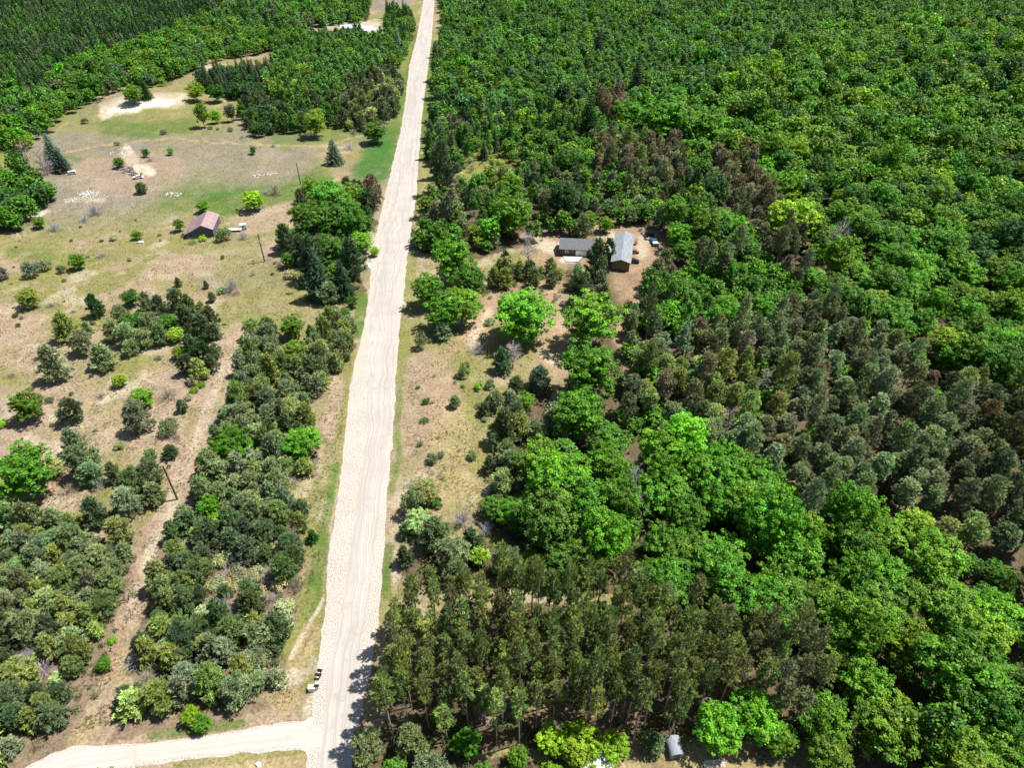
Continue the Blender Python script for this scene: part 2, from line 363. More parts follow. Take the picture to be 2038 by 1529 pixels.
# ------------------------------------------------------------------ placements
# hand placed plants: crown centre px,py and crown width in photo pixels -> a world spot, real width, kind, tint, relative height, place words
HAND = '''
@on the open hillside below the sandy pit
168 240 17 shrub P3 1.2|dark round shrub on the grass left of the sandy pit
197 199 13 shrub P3 1|small dark shrub between the pit and the woodland edge
263 189 40 broad GO .7|wide yellow-green tree at the upper edge of the sandy pit
286 176 27 spruce G4 .8|dark spruce standing behind the sandy pit
325 262 16 shrub P4 1|brownish shrub right of the grey patch below the sandy pit
233 285 14 shrub P3 1|dark shrub where the thin track bends by the dug mounds
289 303 16 broad G3 .9|small round tree on the dug sandy mounds
298 316 18 bare GR .8|grey twiggy shrub under the small tree on the sandy mounds
338 300 15 broad GO .8|tiny lone tree with a flat shadow right of the sandy mounds
236 322 22 broad GO .8|yellow-green tree beside the scrap pile on the sandy mounds
280 375 26 pine P3 .7|dark cone-shaped bush below the scrap pile
503 298 15 broad G3 .9|small tree on top of the green knoll in the field
543 289 12 bare GB .7|tiny twiggy bush on the field right of the knoll
400 224 30 broad GO 1.4|tall yellow-green poplar at the near edge of the upper woodland
428 230 24 broad G2 .9|bright low tree beside the tall yellow-green poplar
457 222 26 broad P3 1.1|dark tree right of the bright low tree at the wood edge
387 180 38 broad G2 .8|bright yellow-green round tree right of the sandy pit
430 184 34 broad G3 .8|round green tree next to the bright yellow-green one
418 254 12 shrub P3 1|tiny dark shrub in front of the tall yellow-green poplar
433 256 9 shrub S2 1|tiny dull shrub at the foot of the wood edge
458 257 15 shrub S2 1|low dull shrub in front of the dark tree at the wood edge
481 272 13 bare GR .8|small grey shrub above the field track
@at the left edge of the field
104 303 44 spruce BS .8|tall blue-green spruce beside the parked white vehicle at left
46 300 40 dead GB .8|bare tan tree left of the blue-green spruce
76 312 40 dead GB .8|bare tan tree just beside the blue-green spruce
92 330 44 bare GR 1
120 322 34 spruce BS .7
38 325 36 pine DK 1.1
@around the barn
403 411 30 broad GO .6|yellow-green bush tree behind the red barn roof
355 446 24 broad GO .9|small yellow-green tree standing left of the barn
366 468 14 shrub P3 1|dark little shrub at the barn's left corner
384 479 26 bare S2 .7|grey-green shrub in front of the barn's left corner
403 474 20 shrub G2 1|bright little shrub before the barn's dark gable wall
444 465 36 shrub S2 1.4|grey-green bush at the barn's right front corner
482 468 28 bare GR 1|grey twiggy shrub below the flatbed trailer
503 397 48 broad G2 .7|bright yellow-green round tree right of the barn
546 377 36 bare GR 1|grey leafless thicket beside the bright round tree
528 381 22 bare GR .9
272 466 22 broad G2 .7|small yellow-green tree beside the light tarp on the field
317 467 10 shrub S2 .8
227 471 22 shrub S1 1.1|pale grey shrub in the middle of the left field
203 506 24 bare GR .7|low grey shrub below the pale shrub in the left field
186 419 34 bare GR .9|wide grey leafless shrub below the white rubble heap
167 434 26 bare GR .8|smaller grey shrub joined to the wide grey one
107 452 30 bare GR .8|grey leafless shrub right of the small olive tree
76 442 24 broad GO .8|small olive tree beside a grey shrub at left
44 440 11 shrub P3 1
503 545 16 bare GB .8
@on the left field
62 536 42 shrub BS 1.5|larger half of the blue-green bush pair at far left
90 527 32 shrub S2 1.4|paler half of the bush pair at far left
122 536 22 shrub P3 1.3|dark small bush between the bush pair and the bright tree
153 519 34 broad G2 .8|bright yellow-green rounded tree on the left field
3 546 28 pine P4 .7|brownish bush cut by the photo's left edge
54 593 46 broad YL .7|yellow-green airy tree near the left edge
31 627 15 shrub P3 1
101 606 22 bare GR .7|round lilac-grey shrub right of the airy tree
188 611 40 pine G4 1|dark green cone-shaped pine alone on the field
145 619 16 bare GB .7
129 652 56 pine P2 .9|wide olive pine in the left field group
162 684 48 pine P1 .9|broad grey-green pine at the lower side of the field group
172 655 26 pine P2 .9
184 643 14 shrub P3 1
203 711 58 pine P1 .8|wide low pine below the big pine thicket
104 727 62 pine P1 1.1|tall bushy grey-green pine near the left edge
72 714 11 shrub P3 1
21 745 24 bare GB .7
237 757 30 broad G2 .7|small bright yellow-green tree on bare ground
354 562 18 pine P3 .9|small dark pine above the pine thicket
410 567 14 pine P3 1
421 592 18 pine P3 1|small dark pine right above the thicket's corner
458 567 42 bare GR 1.2|pale pinkish leafless tree left of the utility pole's field
441 578 24 shrub S2 1
470 580 22 bare GR .8
555 524 24 bare GB 1|tan twiggy bush below the utility pole
577 545 30 shrub S1 1
577 580 18 shrub S1 .8
@in the rounded pine thicket of the left field
258 592 40 broad G3 .7
290 603 36 pine P1 1
317 612 40 pine P3 1
350 600 40 pine P3 1
376 608 36 pine P3 1
400 612 22 pine P2 1
418 630 36 pine P3 1
240 628 36 pine P1 1
266 640 54 broad G3 .6
300 648 42 pine P1 1
335 640 44 broad G3 .6
370 636 48 pine P3 1
402 655 50 pine P3 1
428 660 30 pine P3 1
224 660 40 pine P1 1
252 670 44 pine P1 1
285 676 40 pine P1 .9
318 668 40 pine P3 .9
350 666 34 broad YL .7
356 700 28 broad GO .8
378 690 40 pine P3 1
404 708 46 pine G4 1
428 700 28 pine P1 1
260 694 34 pine P1 .8
372 728 38 pine P3 1
396 738 42 pine P2 1
420 724 32 pine P3 1
386 757 30 shrub S1 1.3
401 765 20 shrub G2 1
315 712 16 shrub P1 1
@on the bare ground left of the dirt track
54 806 68 broad GO .8|big bushy green tree near the left edge of the bare ground
141 821 50 pine P3 .9|dark round pine alone on the bare ground
103 846 12 shrub P3 1
97 796 22 shrub S2 1
199 787 26 bare GB .7
284 790 52 broad G2 .6|bright tree top behind the grey-green pine
272 832 58 pine P1 1.1|tall grey-green pine before the bright tree
333 782 42 bare GR .9|round purple-grey leafless shrub above the track
362 810 24 pine P3 1|small dark pine beside the purple-grey shrub
335 850 46 shrub S2 1.5|dull olive bush beside the dirt track
350 868 30 bare GB .8
298 906 30 pine P3 .6|low dark shrub-like pine above the utility pole
338 900 36 pine P3 .7|low dark pine just behind the utility pole
336 928 10 shrub P3 1
238 886 26 shrub S1 1
386 776 22 shrub G2 1
375 790 20 shrub S1 1
5 842 24 shrub G2 1.4|bright shrub cut by the photo's left edge
@beside the big maple at the left edge
42 940 118 broad G1 .8|big glossy bright green maple at the left edge
108 930 40 broad P2 .8
145 880 50 pine P1 1
165 922 66 pine P1 1
182 945 50 pine P1 .9
134 975 42 bare GR .8|brown-grey leafless shrub right of the big maple
198 962 38 bare GR .8|grey twiggy shrub between the pines right of the maple
226 942 40 pine P3 1
262 962 60 pine P3 .9
250 1002 60 pine P1 .9
298 945 56 pine P3 .9
305 985 50 pine P1 .9
187 1022 56 pine P3 1.1|dark pointed pine standing clear above the lower thicket
142 1045 44 pine P2 1
236 1062 56 pine P1 1.1
@in the track-side pine belt
400 968 36 broad G2 .9|bright yellow-green tree top beside the utility pole's track
415 1010 46 broad G1 1|bright green tree in the belt beside the track
432 1040 40 broad G2 .8
460 882 84 broad G1 .7|broad bright green tree in the belt above the utility pole
602 880 78 broad G1 .7|bright green tree of the belt nearest the gravel road
590 700 60 broad GO .7
580 650 54 broad GO .7
378 1425 42 broad G2 .8|bright yellow-green tree by the side road
400 1440 40 broad G1 .8
206 1322 32 broad G1 .7
224 1275 22 shrub G2 1
700 600 26 broad G1 .8|slim bright tree at the road side of the belt
688 622 22 broad G3 .8
745 500 20 broad G2 .8
655 585 46 pine P1 .8
600 1000 30 pine P2 .5
582 960 40 bare GB .6|tangle of felled pine branches beside the road
622 1068 28 pine G4 .9|single green pine between belt and road
@in the tree clump above the belt
566 478 44 pine P3 1.1
625 378 56 broad GO .8
660 400 90 broad G3 .8
690 440 80 broad G3 .8
640 440 76 broad G3 .9
700 392 60 broad GO .8
740 384 46 pine P4 1.2|brown-olive pine at the clump's right edge by the road
600 430 50 broad G3 1
665 500 70 broad G3 .9
620 520 60 pine P3 1.3
700 520 60 pine P3 1.2
630 550 60 spruce DK 1
680 560 50 spruce DK .9
600 500 46 pine P3 1.1
720 480 50 broad GO .7
@along the far roadside
664 304 40 spruce BS .65|lone blue-green spruce on the field near the road
745 262 54 broad G3 .6|round green tree where the field track meets the road
625 242 50 broad G2 .9|bright yellow-green tree below the grey thicket
612 272 20 bare GR .8
694 290 30 bare GR .7|lilac-grey shrub right of the lone spruce
727 285 18 bare GR .8
792 88 24 spruce BS 1.1|pale blue spruce beside the far road
880 310 44 spruce P3 1.2
880 340 60 pine P3 1.4
855 290 28 spruce G4 1.1
925 265 34 broad G2 .8
945 285 30 broad G2 .7
@around the two grey-roofed buildings
1020 425 84 broad G1 .9|big bright maple left behind the grey-roofed garage
1012 440 60 broad G3 .8
1122 395 66 broad G4 1.1|dark green tall tree behind the garage
1018 368 52 broad G2 .8
1132 322 56 broad G3 .9|round tree with bright rim in the mixed wood
1345 425 70 broad G1 .9
1052 485 56 dead GR .8|grey leafless tree left of the garage
1212 500 26 pine G4 1.6|slim green pine between garage and long building
1188 520 50 pine P3 1.4|dark pine in front of the garage's right corner
1170 440 40 broad GO .8
1205 445 34 broad G2 .8
900 515 88 broad G1 .9|bright maple at the top of the roadside clump
935 560 74 broad G1 .8
852 578 66 broad G1 .9|bright rounded tree nearest the road in the roadside clump
880 620 80 broad G1 .8|bright tree at the lower end of the roadside clump
920 608 84 broad GO .8
1040 625 124 broad G1 .75|wide bright green tree, left one of the pair on orange soil
1176 636 128 broad GO .75|wide yellow-green tree, right one of the pair on orange soil
1172 735 124 broad G1 .8|broad bright maple below the wide pair
1150 825 108 broad G1 .9
1020 700 50 dead GR .7
1000 720 46 pine P3 1
1028 770 36 pine P3 1
838 678 32 shrub S2 2.2|small airy tree with a dark shadow beside the road
925 735 32 shrub S2 2
953 768 22 shrub G2 1.4
975 765 26 shrub S2 1.4
873 870 14 bare P4 .8|rust-brown twiggy bush on the dry verge
860 912 28 shrub P3 1.5
878 905 18 shrub BS 1.4
812 965 20 bare GR .8
1005 852 66 pine P3 1.1
820 1000 56 shrub S2 2.2
845 980 60 broad P2 .6
832 1040 60 broad P2 .6
865 1065 76 pine P1 .9
812 1055 40 pine P3 .8|dark pine leaning over the road's right edge
922 1030 56 bare GR 1.2|grey leafless thicket right of the roadside pines
900 1105 70 pine P1 .9
985 1010 60 broad G3 .7
1000 960 50 pine P1 1
870 1000 30 shrub G3 1.4
@on the clearing right of the road
905 800 26 pine P1 .9
965 815 30 pine P3 .9
985 800 40 pine P1 1
1045 800 44 broad GO .7
940 905 26 shrub S2 1.4
985 880 34 pine P1 1
1010 900 44 pine P1 1
975 925 34 pine P3 1
905 760 14 bare GB .8
860 800 12 shrub S1 1
950 690 40 bare GR .9
975 640 26 shrub P1 1.2
880 660 40 pine P1 .8
@in the lower right maple wood
1430 1450 105 broad G1 .85|bright maple left front, just right of the grey shed
1505 1425 110 broad G1 .9
1555 1470 70 broad G1 .9
1640 1430 110 broad G1 .9
1765 1450 140 broad GO .9|huge yellow-green domed maple near the bottom edge
1720 1360 100 broad G1 .9
1905 1345 180 broad G1 .9|largest glossy green maple at lower right
1885 1220 130 broad GO .9|tall dome of yellow-green leaves above the largest maple
1860 1120 120 broad GO .9
1690 1080 110 broad G1 .95|bright green maple jutting into the grey pines
1580 1110 120 broad G1 .9
1490 1010 110 broad G1 .9
1110 960 130 broad G1 .95|deep green maple at the wood's left corner
1090 1040 130 broad G3 .95
1210 930 100 broad G1 .9
1320 900 110 broad G1 .9
1560 990 60 broad G2 1
1100 1475 70 broad G2 .8|left one of the bright lime trees above the white roof
1160 1485 90 broad G2 .7
1220 1490 70 broad G2 .8
1650 1500 90 broad GO .9
1990 1340 70 broad GO .6
1130 1490 50 broad YL .8
1030 1510 44 broad G1 .9
930 1480 60 broad G1 .9
820 1480 70 pine P1 1.1
730 1490 70 pine P1 1.1
1300 1480 50 pine P3 .8
@in the mixed upper wood
1322 238 104 broad G1 .7
1250 228 70 broad G1 .8
1400 250 90 broad G1 .7
1172 246 58 spruce G4 .9
1268 160 40 spruce DK 1.1|nearly black spruce in the upper wood
1190 95 32 spruce DK 1
1228 275 26 dead GR .9|white leafless snag in the upper wood
1670 470 60 dead GR 1.1|pale leafless crown among the maples
1540 85 30 dead GR .9
1575 440 110 broad G2 .8
1720 460 90 broad G1 .8
1580 740 40 dead GR 1.1|pale dead pine at the pine belt's heart
1525 755 44 dead GR 1|grey dead tree in the pine belt
1925 790 56 dead GR 1.1|silver dead tree in the shaded pines at right
1450 835 44 dead GR 1|grey bent dead tree at the pine belt's lower edge
1262 950 50 dead GR 1.2|grey dead tree inside the bright maples
1272 1000 50 dead GR 1
1703 660 56 broad G2 .9|bright round tree alone in the brown pines
1640 745 24 broad G2 .8
'''
# wood zones: name | canopy height used for the outline | spacing | kinds with weights | size range m | place words | polygon in photo pixels
Z = []
def zone(place, zc, sp_, mix, wr, poly, dens=1.0): Z.append((place, zc, sp_, mix, wr, poly, dens))
# -- right of the road, near to far
zone('in the junction plantation', 13, 3.15, [('rpine', 'PR', 6), ('rpine', 'P2', 4), ('rpine', 'PB', 1)], (2.4, 3.3),
     [(738, 1290), (760, 1210), (800, 1160), (950, 1140), (1100, 1120), (1260, 1130), (1370, 1180), (1500, 1240), (1600, 1255), (1660, 1320), (1640, 1385), (1500, 1415), (1300, 1400), (1100, 1405), (950, 1430), (830, 1440), (745, 1405)])
zone('under the plantation edge', 2, 4.6, [('broad', 'G1', 3), ('broad', 'G3', 4), ('shrub', 'G1', 2)], (2.4, 4.6), [(860, 1405), (1100, 1395), (1390, 1405), (1380, 1470), (1250, 1475), (900, 1490)], .7)
zone('in the scrub below the plantation', 3, 5.5, [('broad', 'G1', 3), ('broad', 'G3', 3), ('pine', 'P1', 3), ('shrub', 'G3', 1)], (4, 6.5),
     [(690, 1450), (740, 1425), (880, 1490), (1060, 1500), (1120, 1480), (1080, 1600), (670, 1600)])
zone('beside the white roof at the bottom edge', 5, 6.0, [('broad', 'G2', 4), ('broad', 'YL', 1)], (6, 8.5), [(1080, 1455), (1250, 1455), (1250, 1500), (1160, 1500), (1150, 1600), (1080, 1600)])
zone('between the plantation and the grey shed', 5, 6, [('broad', 'G4', 2), ('pine', 'P1', 1), ('broad', 'G3', 1)], (4, 6), [(1250, 1440), (1320, 1430), (1320, 1475), (1260, 1495)])
zone('in the lower right maple wood', 8, 7.6, [('broad', 'G1', 8), ('broad', 'G3', 3), ('broad', 'GO', 3), ('aspen', 'G3', 1)], (8, 12.5),
     [(1040, 900), (1120, 860), (1240, 825), (1400, 855), (1530, 935), (1560, 1020), (1640, 1090), (1700, 1015), (1800, 990), (1900, 1080), (1960, 1170), (2038, 1200), (2250, 1350), (2250, 1700), (1880, 1700), (1860, 1480), (1650, 1480), (1540, 1478), (1400, 1460), (1390, 1410), (1640, 1395), (1670, 1320), (1600, 1250), (1500, 1225), (1380, 1170), (1150, 1120), (1040, 1090), (1010, 1000)], .97)
zone('in the grey pine belt', 10, 4.3, [('tpine', 'P1', 12), ('tpine', 'PB', 3), ('tpine', 'P4', 1), ('broad', 'G1', 4), ('tpine', 'P2', 3)], (4.4, 6.6),
     [(1240, 730), (1290, 640), (1380, 650), (1500, 640), (1640, 590), (1740, 650), (1830, 700), (1900, 740), (1900, 1010), (1860, 1000), (1780, 960), (1700, 985), (1610, 1040), (1560, 960), (1500, 890), (1360, 835), (1240, 815)], .9)
zone('in the dark right-edge pines', 11, 5.0, [('tpine', 'PB', 5), ('tpine', 'P3', 2), ('tpine', 'P2', 3), ('tpine', 'P4', 1), ('broad', 'G3', 2)], (4.5, 6.6),
     [(1900, 740), (1960, 720), (2038, 760), (2250, 840), (2250, 1250), (2038, 1170), (1960, 1130), (1890, 1050)], .9)
zone('in the young wood below the buildings', 7, 5.0, [('broad', 'G3', 4), ('broad', 'G1', 4), ('aspen', 'G3', 2), ('tpine', 'P1', 1)], (4.5, 8),
     [(1340, 540), (1400, 500), (1520, 500), (1600, 560), (1620, 590), (1500, 640), (1380, 650), (1290, 640), (1290, 570)])
zone('around the two buildings', 4, 4.8, [('pine', 'P1', 5), ('pine', 'P2', 3), ('pine', 'P3', 3), ('broad', 'P2', 1), ('bare', 'GR', 1)], (3.6, 6),
     [(990, 510), (1080, 510), (1130, 520), (1215, 545), (1228, 590), (1140, 600), (1090, 575), (980, 590), (960, 560)], .85)
zone('around the two buildings', 3, 5.5, [('pine', 'PB', 2), ('shrub', 'P4', 2), ('pine', 'P3', 1)], (3.6, 6), [(1285, 520), (1340, 500), (1350, 560), (1300, 620), (1270, 600)], .8)
zone('in the scrub below the buildings', 4, 5.0, [('pine', 'P1', 5), ('broad', 'GO', 2), ('bare', 'GR', 2), ('broad', 'G1', 1)], (3.5, 6), [(1235, 600), (1290, 600), (1300, 660), (1255, 740), (1240, 760), (1230, 690)], .8)
zone('between verge and maple wood', 3, 5.0, [('pine', 'P1', 4), ('pine', 'P2', 2), ('broad', 'GO', 1), ('pine', 'P3', 2), ('bare', 'GR', 1)], (3.6, 6.2),
     [(960, 960), (980, 860), (1000, 810), (1090, 720), (1100, 800), (1120, 850), (1040, 890), (1010, 1000), (1040, 1090), (1140, 1125), (960, 1140), (860, 1150), (800, 1135), (790, 1090), (880, 1080), (930, 1060), (970, 1020)], .8)
zone('in the roadside mixed wood', 5, 6.2, [('broad', 'G3', 3), ('broad', 'GO', 3), ('pine', 'P1', 4), ('pine', 'PB', 2), ('aspen', 'G3', 2), ('bare', 'GB', 1)], (4.5, 8),
     [(850, 395), (900, 385), (1000, 345), (1090, 330), (1190, 340), (1290, 360), (1340, 400), (1320, 440), (1230, 435), (1185, 460), (1090, 455), (1000, 475), (960, 490), (830, 480), (845, 430)], .9)
zone('in the roadside clearing', 2, 6, [('shrub', 'YL', 4), ('broad', 'YL', 2), ('shrub', 'S1', 2), ('bare', 'GB', 2), ('pine', 'P1', 1)], (2.6, 6), [(905, 300), (960, 285), (1050, 300), (1080, 340), (1000, 350), (900, 380)], .75)
zone('in the brown upper pines', 9, 5.4, [('tpine', 'PB', 4), ('tpine', 'P4', 3), ('tpine', 'P2', 2), ('broad', 'GO', 1)], (4.2, 6.2), [(1180, 260), (1260, 275), (1360, 290), (1370, 350), (1290, 365), (1200, 345)])
zone('in the brown upper pines', 9, 5.4, [('tpine', 'PB', 3), ('tpine', 'P4', 3), ('broad', 'G3', 1)], (4.2, 6.2), [(1425, 290), (1500, 300), (1560, 400), (1620, 540), (1570, 560), (1480, 440), (1430, 360)], .9)
zone('in the brown upper pines', 9, 5.0, [('tpine', 'P4', 3), ('spruce', 'DK', 1)], (4.2, 6), [(1190, 175), (1245, 180), (1250, 232), (1200, 225)])
zone('in the upper right forest', 9, 8.6, [('broad', 'G1', 7), ('broad', 'G3', 4), ('broad', 'GO', 4), ('broad', 'G2', 1), ('broad', 'G4', 1)], (6.5, 12),
     [(1500, 100), (1620, 40), (1800, 20), (2300, 20), (2300, 880), (2038, 755), (1960, 715), (1830, 690), (1740, 645), (1640, 585), (1550, 540), (1500, 500), (1340, 480), (1340, 380), (1420, 360), (1420, 290), (1260, 265), (1270, 200), (1400, 170)])
zone('in the top forest', 9, 7.0, [('aspen', 'G3', 4), ('aspen', 'G5', 5), ('broad', 'G3', 3), ('broad', 'G1', 2), ('aspen', 'GO', 2), ('aspen', 'G4', 1), ('broad', 'G4', 1)], (6, 11),
     [(874, -40), (2300, -40), (2300, 20), (1800, 20), (1620, 40), (1500, 100), (1400, 170), (1270, 200), (1150, 190), (1000, 215), (930, 215), (868, 225), (866, 120), (880, 40)])
zone('on the dark far roadside', 6, 5.2, [('spruce', 'P3', 2), ('spruce', 'G4', 1), ('aspen', 'G3', 3), ('broad', 'GO', 2), ('pine', 'P1', 2), ('pine', 'P3', 1)], (4.5, 7), [(866, 90), (890, 90), (930, 215), (1000, 215), (990, 290), (900, 320), (850, 300), (842, 240), (862, 180)], .9)
zone('in the mixed upper wood', 7, 6.4, [('broad', 'G3', 4), ('aspen', 'G3', 3), ('broad', 'GO', 2), ('spruce', 'G4', 1), ('pine', 'P3', 1), ('broad', 'G2', 1)], (5, 9),
     [(930, 215), (1150, 190), (1200, 230), (1270, 265), (1430, 290), (1430, 350), (1360, 400), (1290, 360), (1180, 340), (1080, 330), (1000, 290)])
# -- left of the road
zone('in the lower left pine thicket', 3, 3.7, [('pine', 'P1', 7), ('pine', 'P2', 4), ('pine', 'P3', 3), ('bare', 'GR', 1), ('shrub', 'S1', 1)], (3.2, 5.5),
     [(-150, 1020), (80, 1015), (130, 1045), (220, 1085), (268, 1095), (268, 1139), (250, 1205), (232, 1235), (206, 1290), (184, 1355), (150, 1420), (130, 1460), (115, 1490), (60, 1500), (-150, 1560)], .97)
zone('at the bottom edge below the side road', 3, 4.6, [('pine', 'P1', 3), ('pine', 'P2', 1)], (4, 6), [(205, 1530), (330, 1528), (360, 1640), (180, 1640)])
zone('at the bottom edge below the side road', 3, 4.6, [('pine', 'P1', 3), ('bare', 'GR', 1)], (4, 6), [(-60, 1500), (60, 1505), (75, 1540), (-60, 1640)])
zone('in the track-side pine belt', 3, 3.7, [('pine', 'P1', 8), ('pine', 'P2', 4), ('pine', 'P3', 3), ('bare', 'GR', 1), ('shrub', 'S1', 1)], (3.3, 5.8),
     [(495, 645), (530, 650), (560, 700), (610, 690), (640, 640), (690, 610), (706, 650), (688, 715), (640, 760), (612, 800), (625, 860), (612, 930), (555, 950), (560, 985), (600, 1000), (595, 1060), (590, 1130), (585, 1190), (565, 1270), (550, 1340), (520, 1390), (440, 1425), (300, 1430), (205, 1455), (212, 1420), (240, 1365), (246, 1290), (272, 1232), (286, 1205), (316, 1135), (308, 1105), (334, 1058), (372, 1005), (392, 960), (415, 920), (440, 850), (465, 790), (470, 700)], .97)
zone('in the tree clump above the belt', 3, 5.0, [('pine', 'P3', 3), ('broad', 'G3', 3), ('broad', 'GO', 2), ('pine', 'P1', 1), ('shrub', 'S2', 1)], (4, 6.5),
     [(600, 380), (650, 360), (720, 380), (750, 400), (740, 470), (715, 530), (725, 580), (690, 600), (650, 560), (610, 570), (570, 520), (560, 470), (595, 440)], .9)
zone('scattered over the left field', 0, 11, [('shrub', 'S2', 3), ('shrub', 'P3', 3), ('bare', 'GR', 3), ('shrub', 'S1', 2), ('shrub', 'GO', 1)], (.9, 2.0), [(0, 440), (300, 420), (560, 520), (600, 600), (460, 640), (440, 760), (330, 930), (200, 900), (60, 900), (0, 880)], .5)
zone('on the verge right of the road', 0, 6.5, [('shrub', 'S2', 3), ('shrub', 'P3', 2), ('bare', 'GB', 2), ('shrub', 'G3', 2)], (.9, 2.8), [(810, 640), (900, 690), (980, 780), (960, 960), (800, 960), (795, 760)], .6)
zone('at the left edge of the field', 5, 6.5, [('broad', 'G3', 4), ('broad', 'G1', 2), ('broad', 'G4', 2), ('aspen', 'G3', 1)], (5, 9), [(-250, 320), (0, 325), (40, 340), (70, 355), (100, 375), (60, 405), (35, 430), (-250, 470)])
zone('in the upper left wood', 6, 6.8, [('broad', 'G3', 4), ('broad', 'GO', 2), ('broad', 'G1', 2), ('aspen', 'G5', 3), ('aspen', 'G3', 2), ('broad', 'P3', 1), ('spruce', 'G4', 1)], (5, 10),
     [(-300, 170), (0, 150), (60, 195), (130, 120), (230, 95), (340, 60), (430, 20), (480, -30), (700, -40), (735, 0), (730, 28), (600, 45), (555, 85), (450, 100), (375, 125), (325, 150), (250, 160), (180, 185), (140, 210), (75, 250), (40, 280), (-300, 300)])
zone('in the upper left corner woods', 7, 5.4, [('aspen', 'G4', 4), ('aspen', 'P3', 4), ('spruce', 'P3', 2), ('aspen', 'G3', 2), ('aspen', 'G5', 1)], (3.6, 5.6),
     [(-300, -40), (480, -40), (430, 18), (340, 58), (230, 92), (130, 118), (60, 192), (0, 148), (-300, 165)])
zone('in the far left-of-road wood', 6, 6.0, [('aspen', 'G3', 4), ('aspen', 'G5', 4), ('broad', 'G3', 2), ('broad', 'GO', 2)], (5.5, 8.5),
     [(560, 90), (600, 62), (690, 62), (760, 70), (822, 70), (812, 110), (790, 120), (760, 120), (720, 150), (690, 160), (660, 190), (560, 185), (520, 160), (545, 120)])
zone('in the far left-of-road wood', 5, 5.6, [('broad', 'P2', 2), ('pine', 'PB', 3), ('bare', 'GR', 2), ('pine', 'P3', 2)], (4.5, 7), [(690, 160), (760, 125), (795, 140), (795, 200), (770, 230), (700, 250), (670, 230)])
zone('in the far left-of-road wood', 5, 5.4, [('pine', 'P3', 4), ('aspen', 'G3', 2), ('bare', 'GR', 1), ('broad', 'G4', 2)], (4.5, 7), [(470, 205), (530, 185), (600, 190), (680, 195), (690, 245), (640, 230), (600, 245), (560, 250), (500, 255)])
zone('in the dark row right of the sandy pit', 5, 5.0, [('spruce', 'DK', 2), ('spruce', 'P3', 2), ('broad', 'G4', 3)], (5, 7.5), [(385, 140), (450, 130), (530, 130), (545, 170), (520, 185), (440, 178), (395, 160)])
zone('around the far house on the left', 5, 6.0, [('aspen', 'G3', 2), ('spruce', 'G4', 2), ('broad', 'G3', 2), ('broad', 'GO', 1)], (5.5, 8), [(770, 20), (812, 15), (826, 40), (822, 68), (785, 80), (765, 62)])

# ------------------------------------------------------------------ road outlines (photo pixels on the ground)
ROADROWS = [(-150, 860, 869, 857, 873), (-60, 855, 866, 852, 869), (0, 846, 862, 843, 865), (76, 833, 855, 829, 859), (127, 820, 849, 815, 853), (204, 810, 839, 806, 843), (255, 802, 834, 798, 838), (319, 788, 828, 783, 833),
 (389, 773, 821, 766, 829), (456, 761, 810, 751, 819), (507, 752, 801, 739, 811), (584, 744, 793, 734, 804), (635, 737, 790, 727, 797), (686, 730, 787, 715, 793), (760, 722, 783, 699, 788), (862, 717, 777, 686, 783),
 (913, 712, 771, 681, 778), (965, 704, 763, 676, 773), (1015, 698, 756, 668, 769), (1066, 692, 750, 660, 766), (1117, 686, 744, 653, 763), (1190, 675, 737, 648, 757), (1241, 666, 729, 642, 753), (1343, 650, 714, 632, 737),
 (1445, 637, 700, 616, 714), (1529, 627, 688, 610, 701), (1640, 614, 675, 594, 690), (1900, 578, 645, 552, 665)]
SIDE = [(650, 1442, 1497), (600, 1440, 1489), (560, 1444, 1488), (520, 1450, 1491), (430, 1466, 1502), (383, 1473, 1507), (332, 1479, 1512), (262, 1485, 1523), (200, 1489, 1538), (150, 1493, 1556), (110, 1502, 1580), (60, 1528, 1620), (-10, 1580, 1700)]
road_c = [((a + b) / 2, py) for py, a, b, c, d in ROADROWS]
road_w = [at(*p) for p in road_c]; side_w = [at(px, (a + b) / 2) for px, a, b in SIDE]
def grade(x, y):          # 0 on the roads, 1 away from them
    d = np.minimum(seg_dist(x, y, road_w) - 7.5, seg_dist(x, y, side_w) - 5)
    return np.clip(d / 7, 0, 1)
MOUNDS = [(497, 312, 7, 2.2), (250, 205, 16, 1.6), (300, 203, 18, 2.2), (350, 205, 14, 1.6), (262, 318, 6, 1.3), (285, 330, 5, 1.0), (640, 300, 40, -1.2), (200, 285, 26, -1.0), (560, 495, 20, .8), (430, 480, 22, -.9), (120, 470, 30, -1.2), (330, 390, 34, -1.0)]
MW = [(*at(a, b), s, h) for a, b, s, h in MOUNDS]
def gz(x, y):
    x = np.asarray(x, float); y = np.asarray(y, float)
    z = (fbm(x, y, 55, 3, 3) - .5) * 2.4 + (fbm(x, y, 9, 9, 3) - .5) * .55
    for mx, my, s, h in MW: z = z + h * np.exp(-((x - mx) ** 2 + ((y - my) / 1.0) ** 2) / (s * s))
    return (z * grade(x, y) - .04)

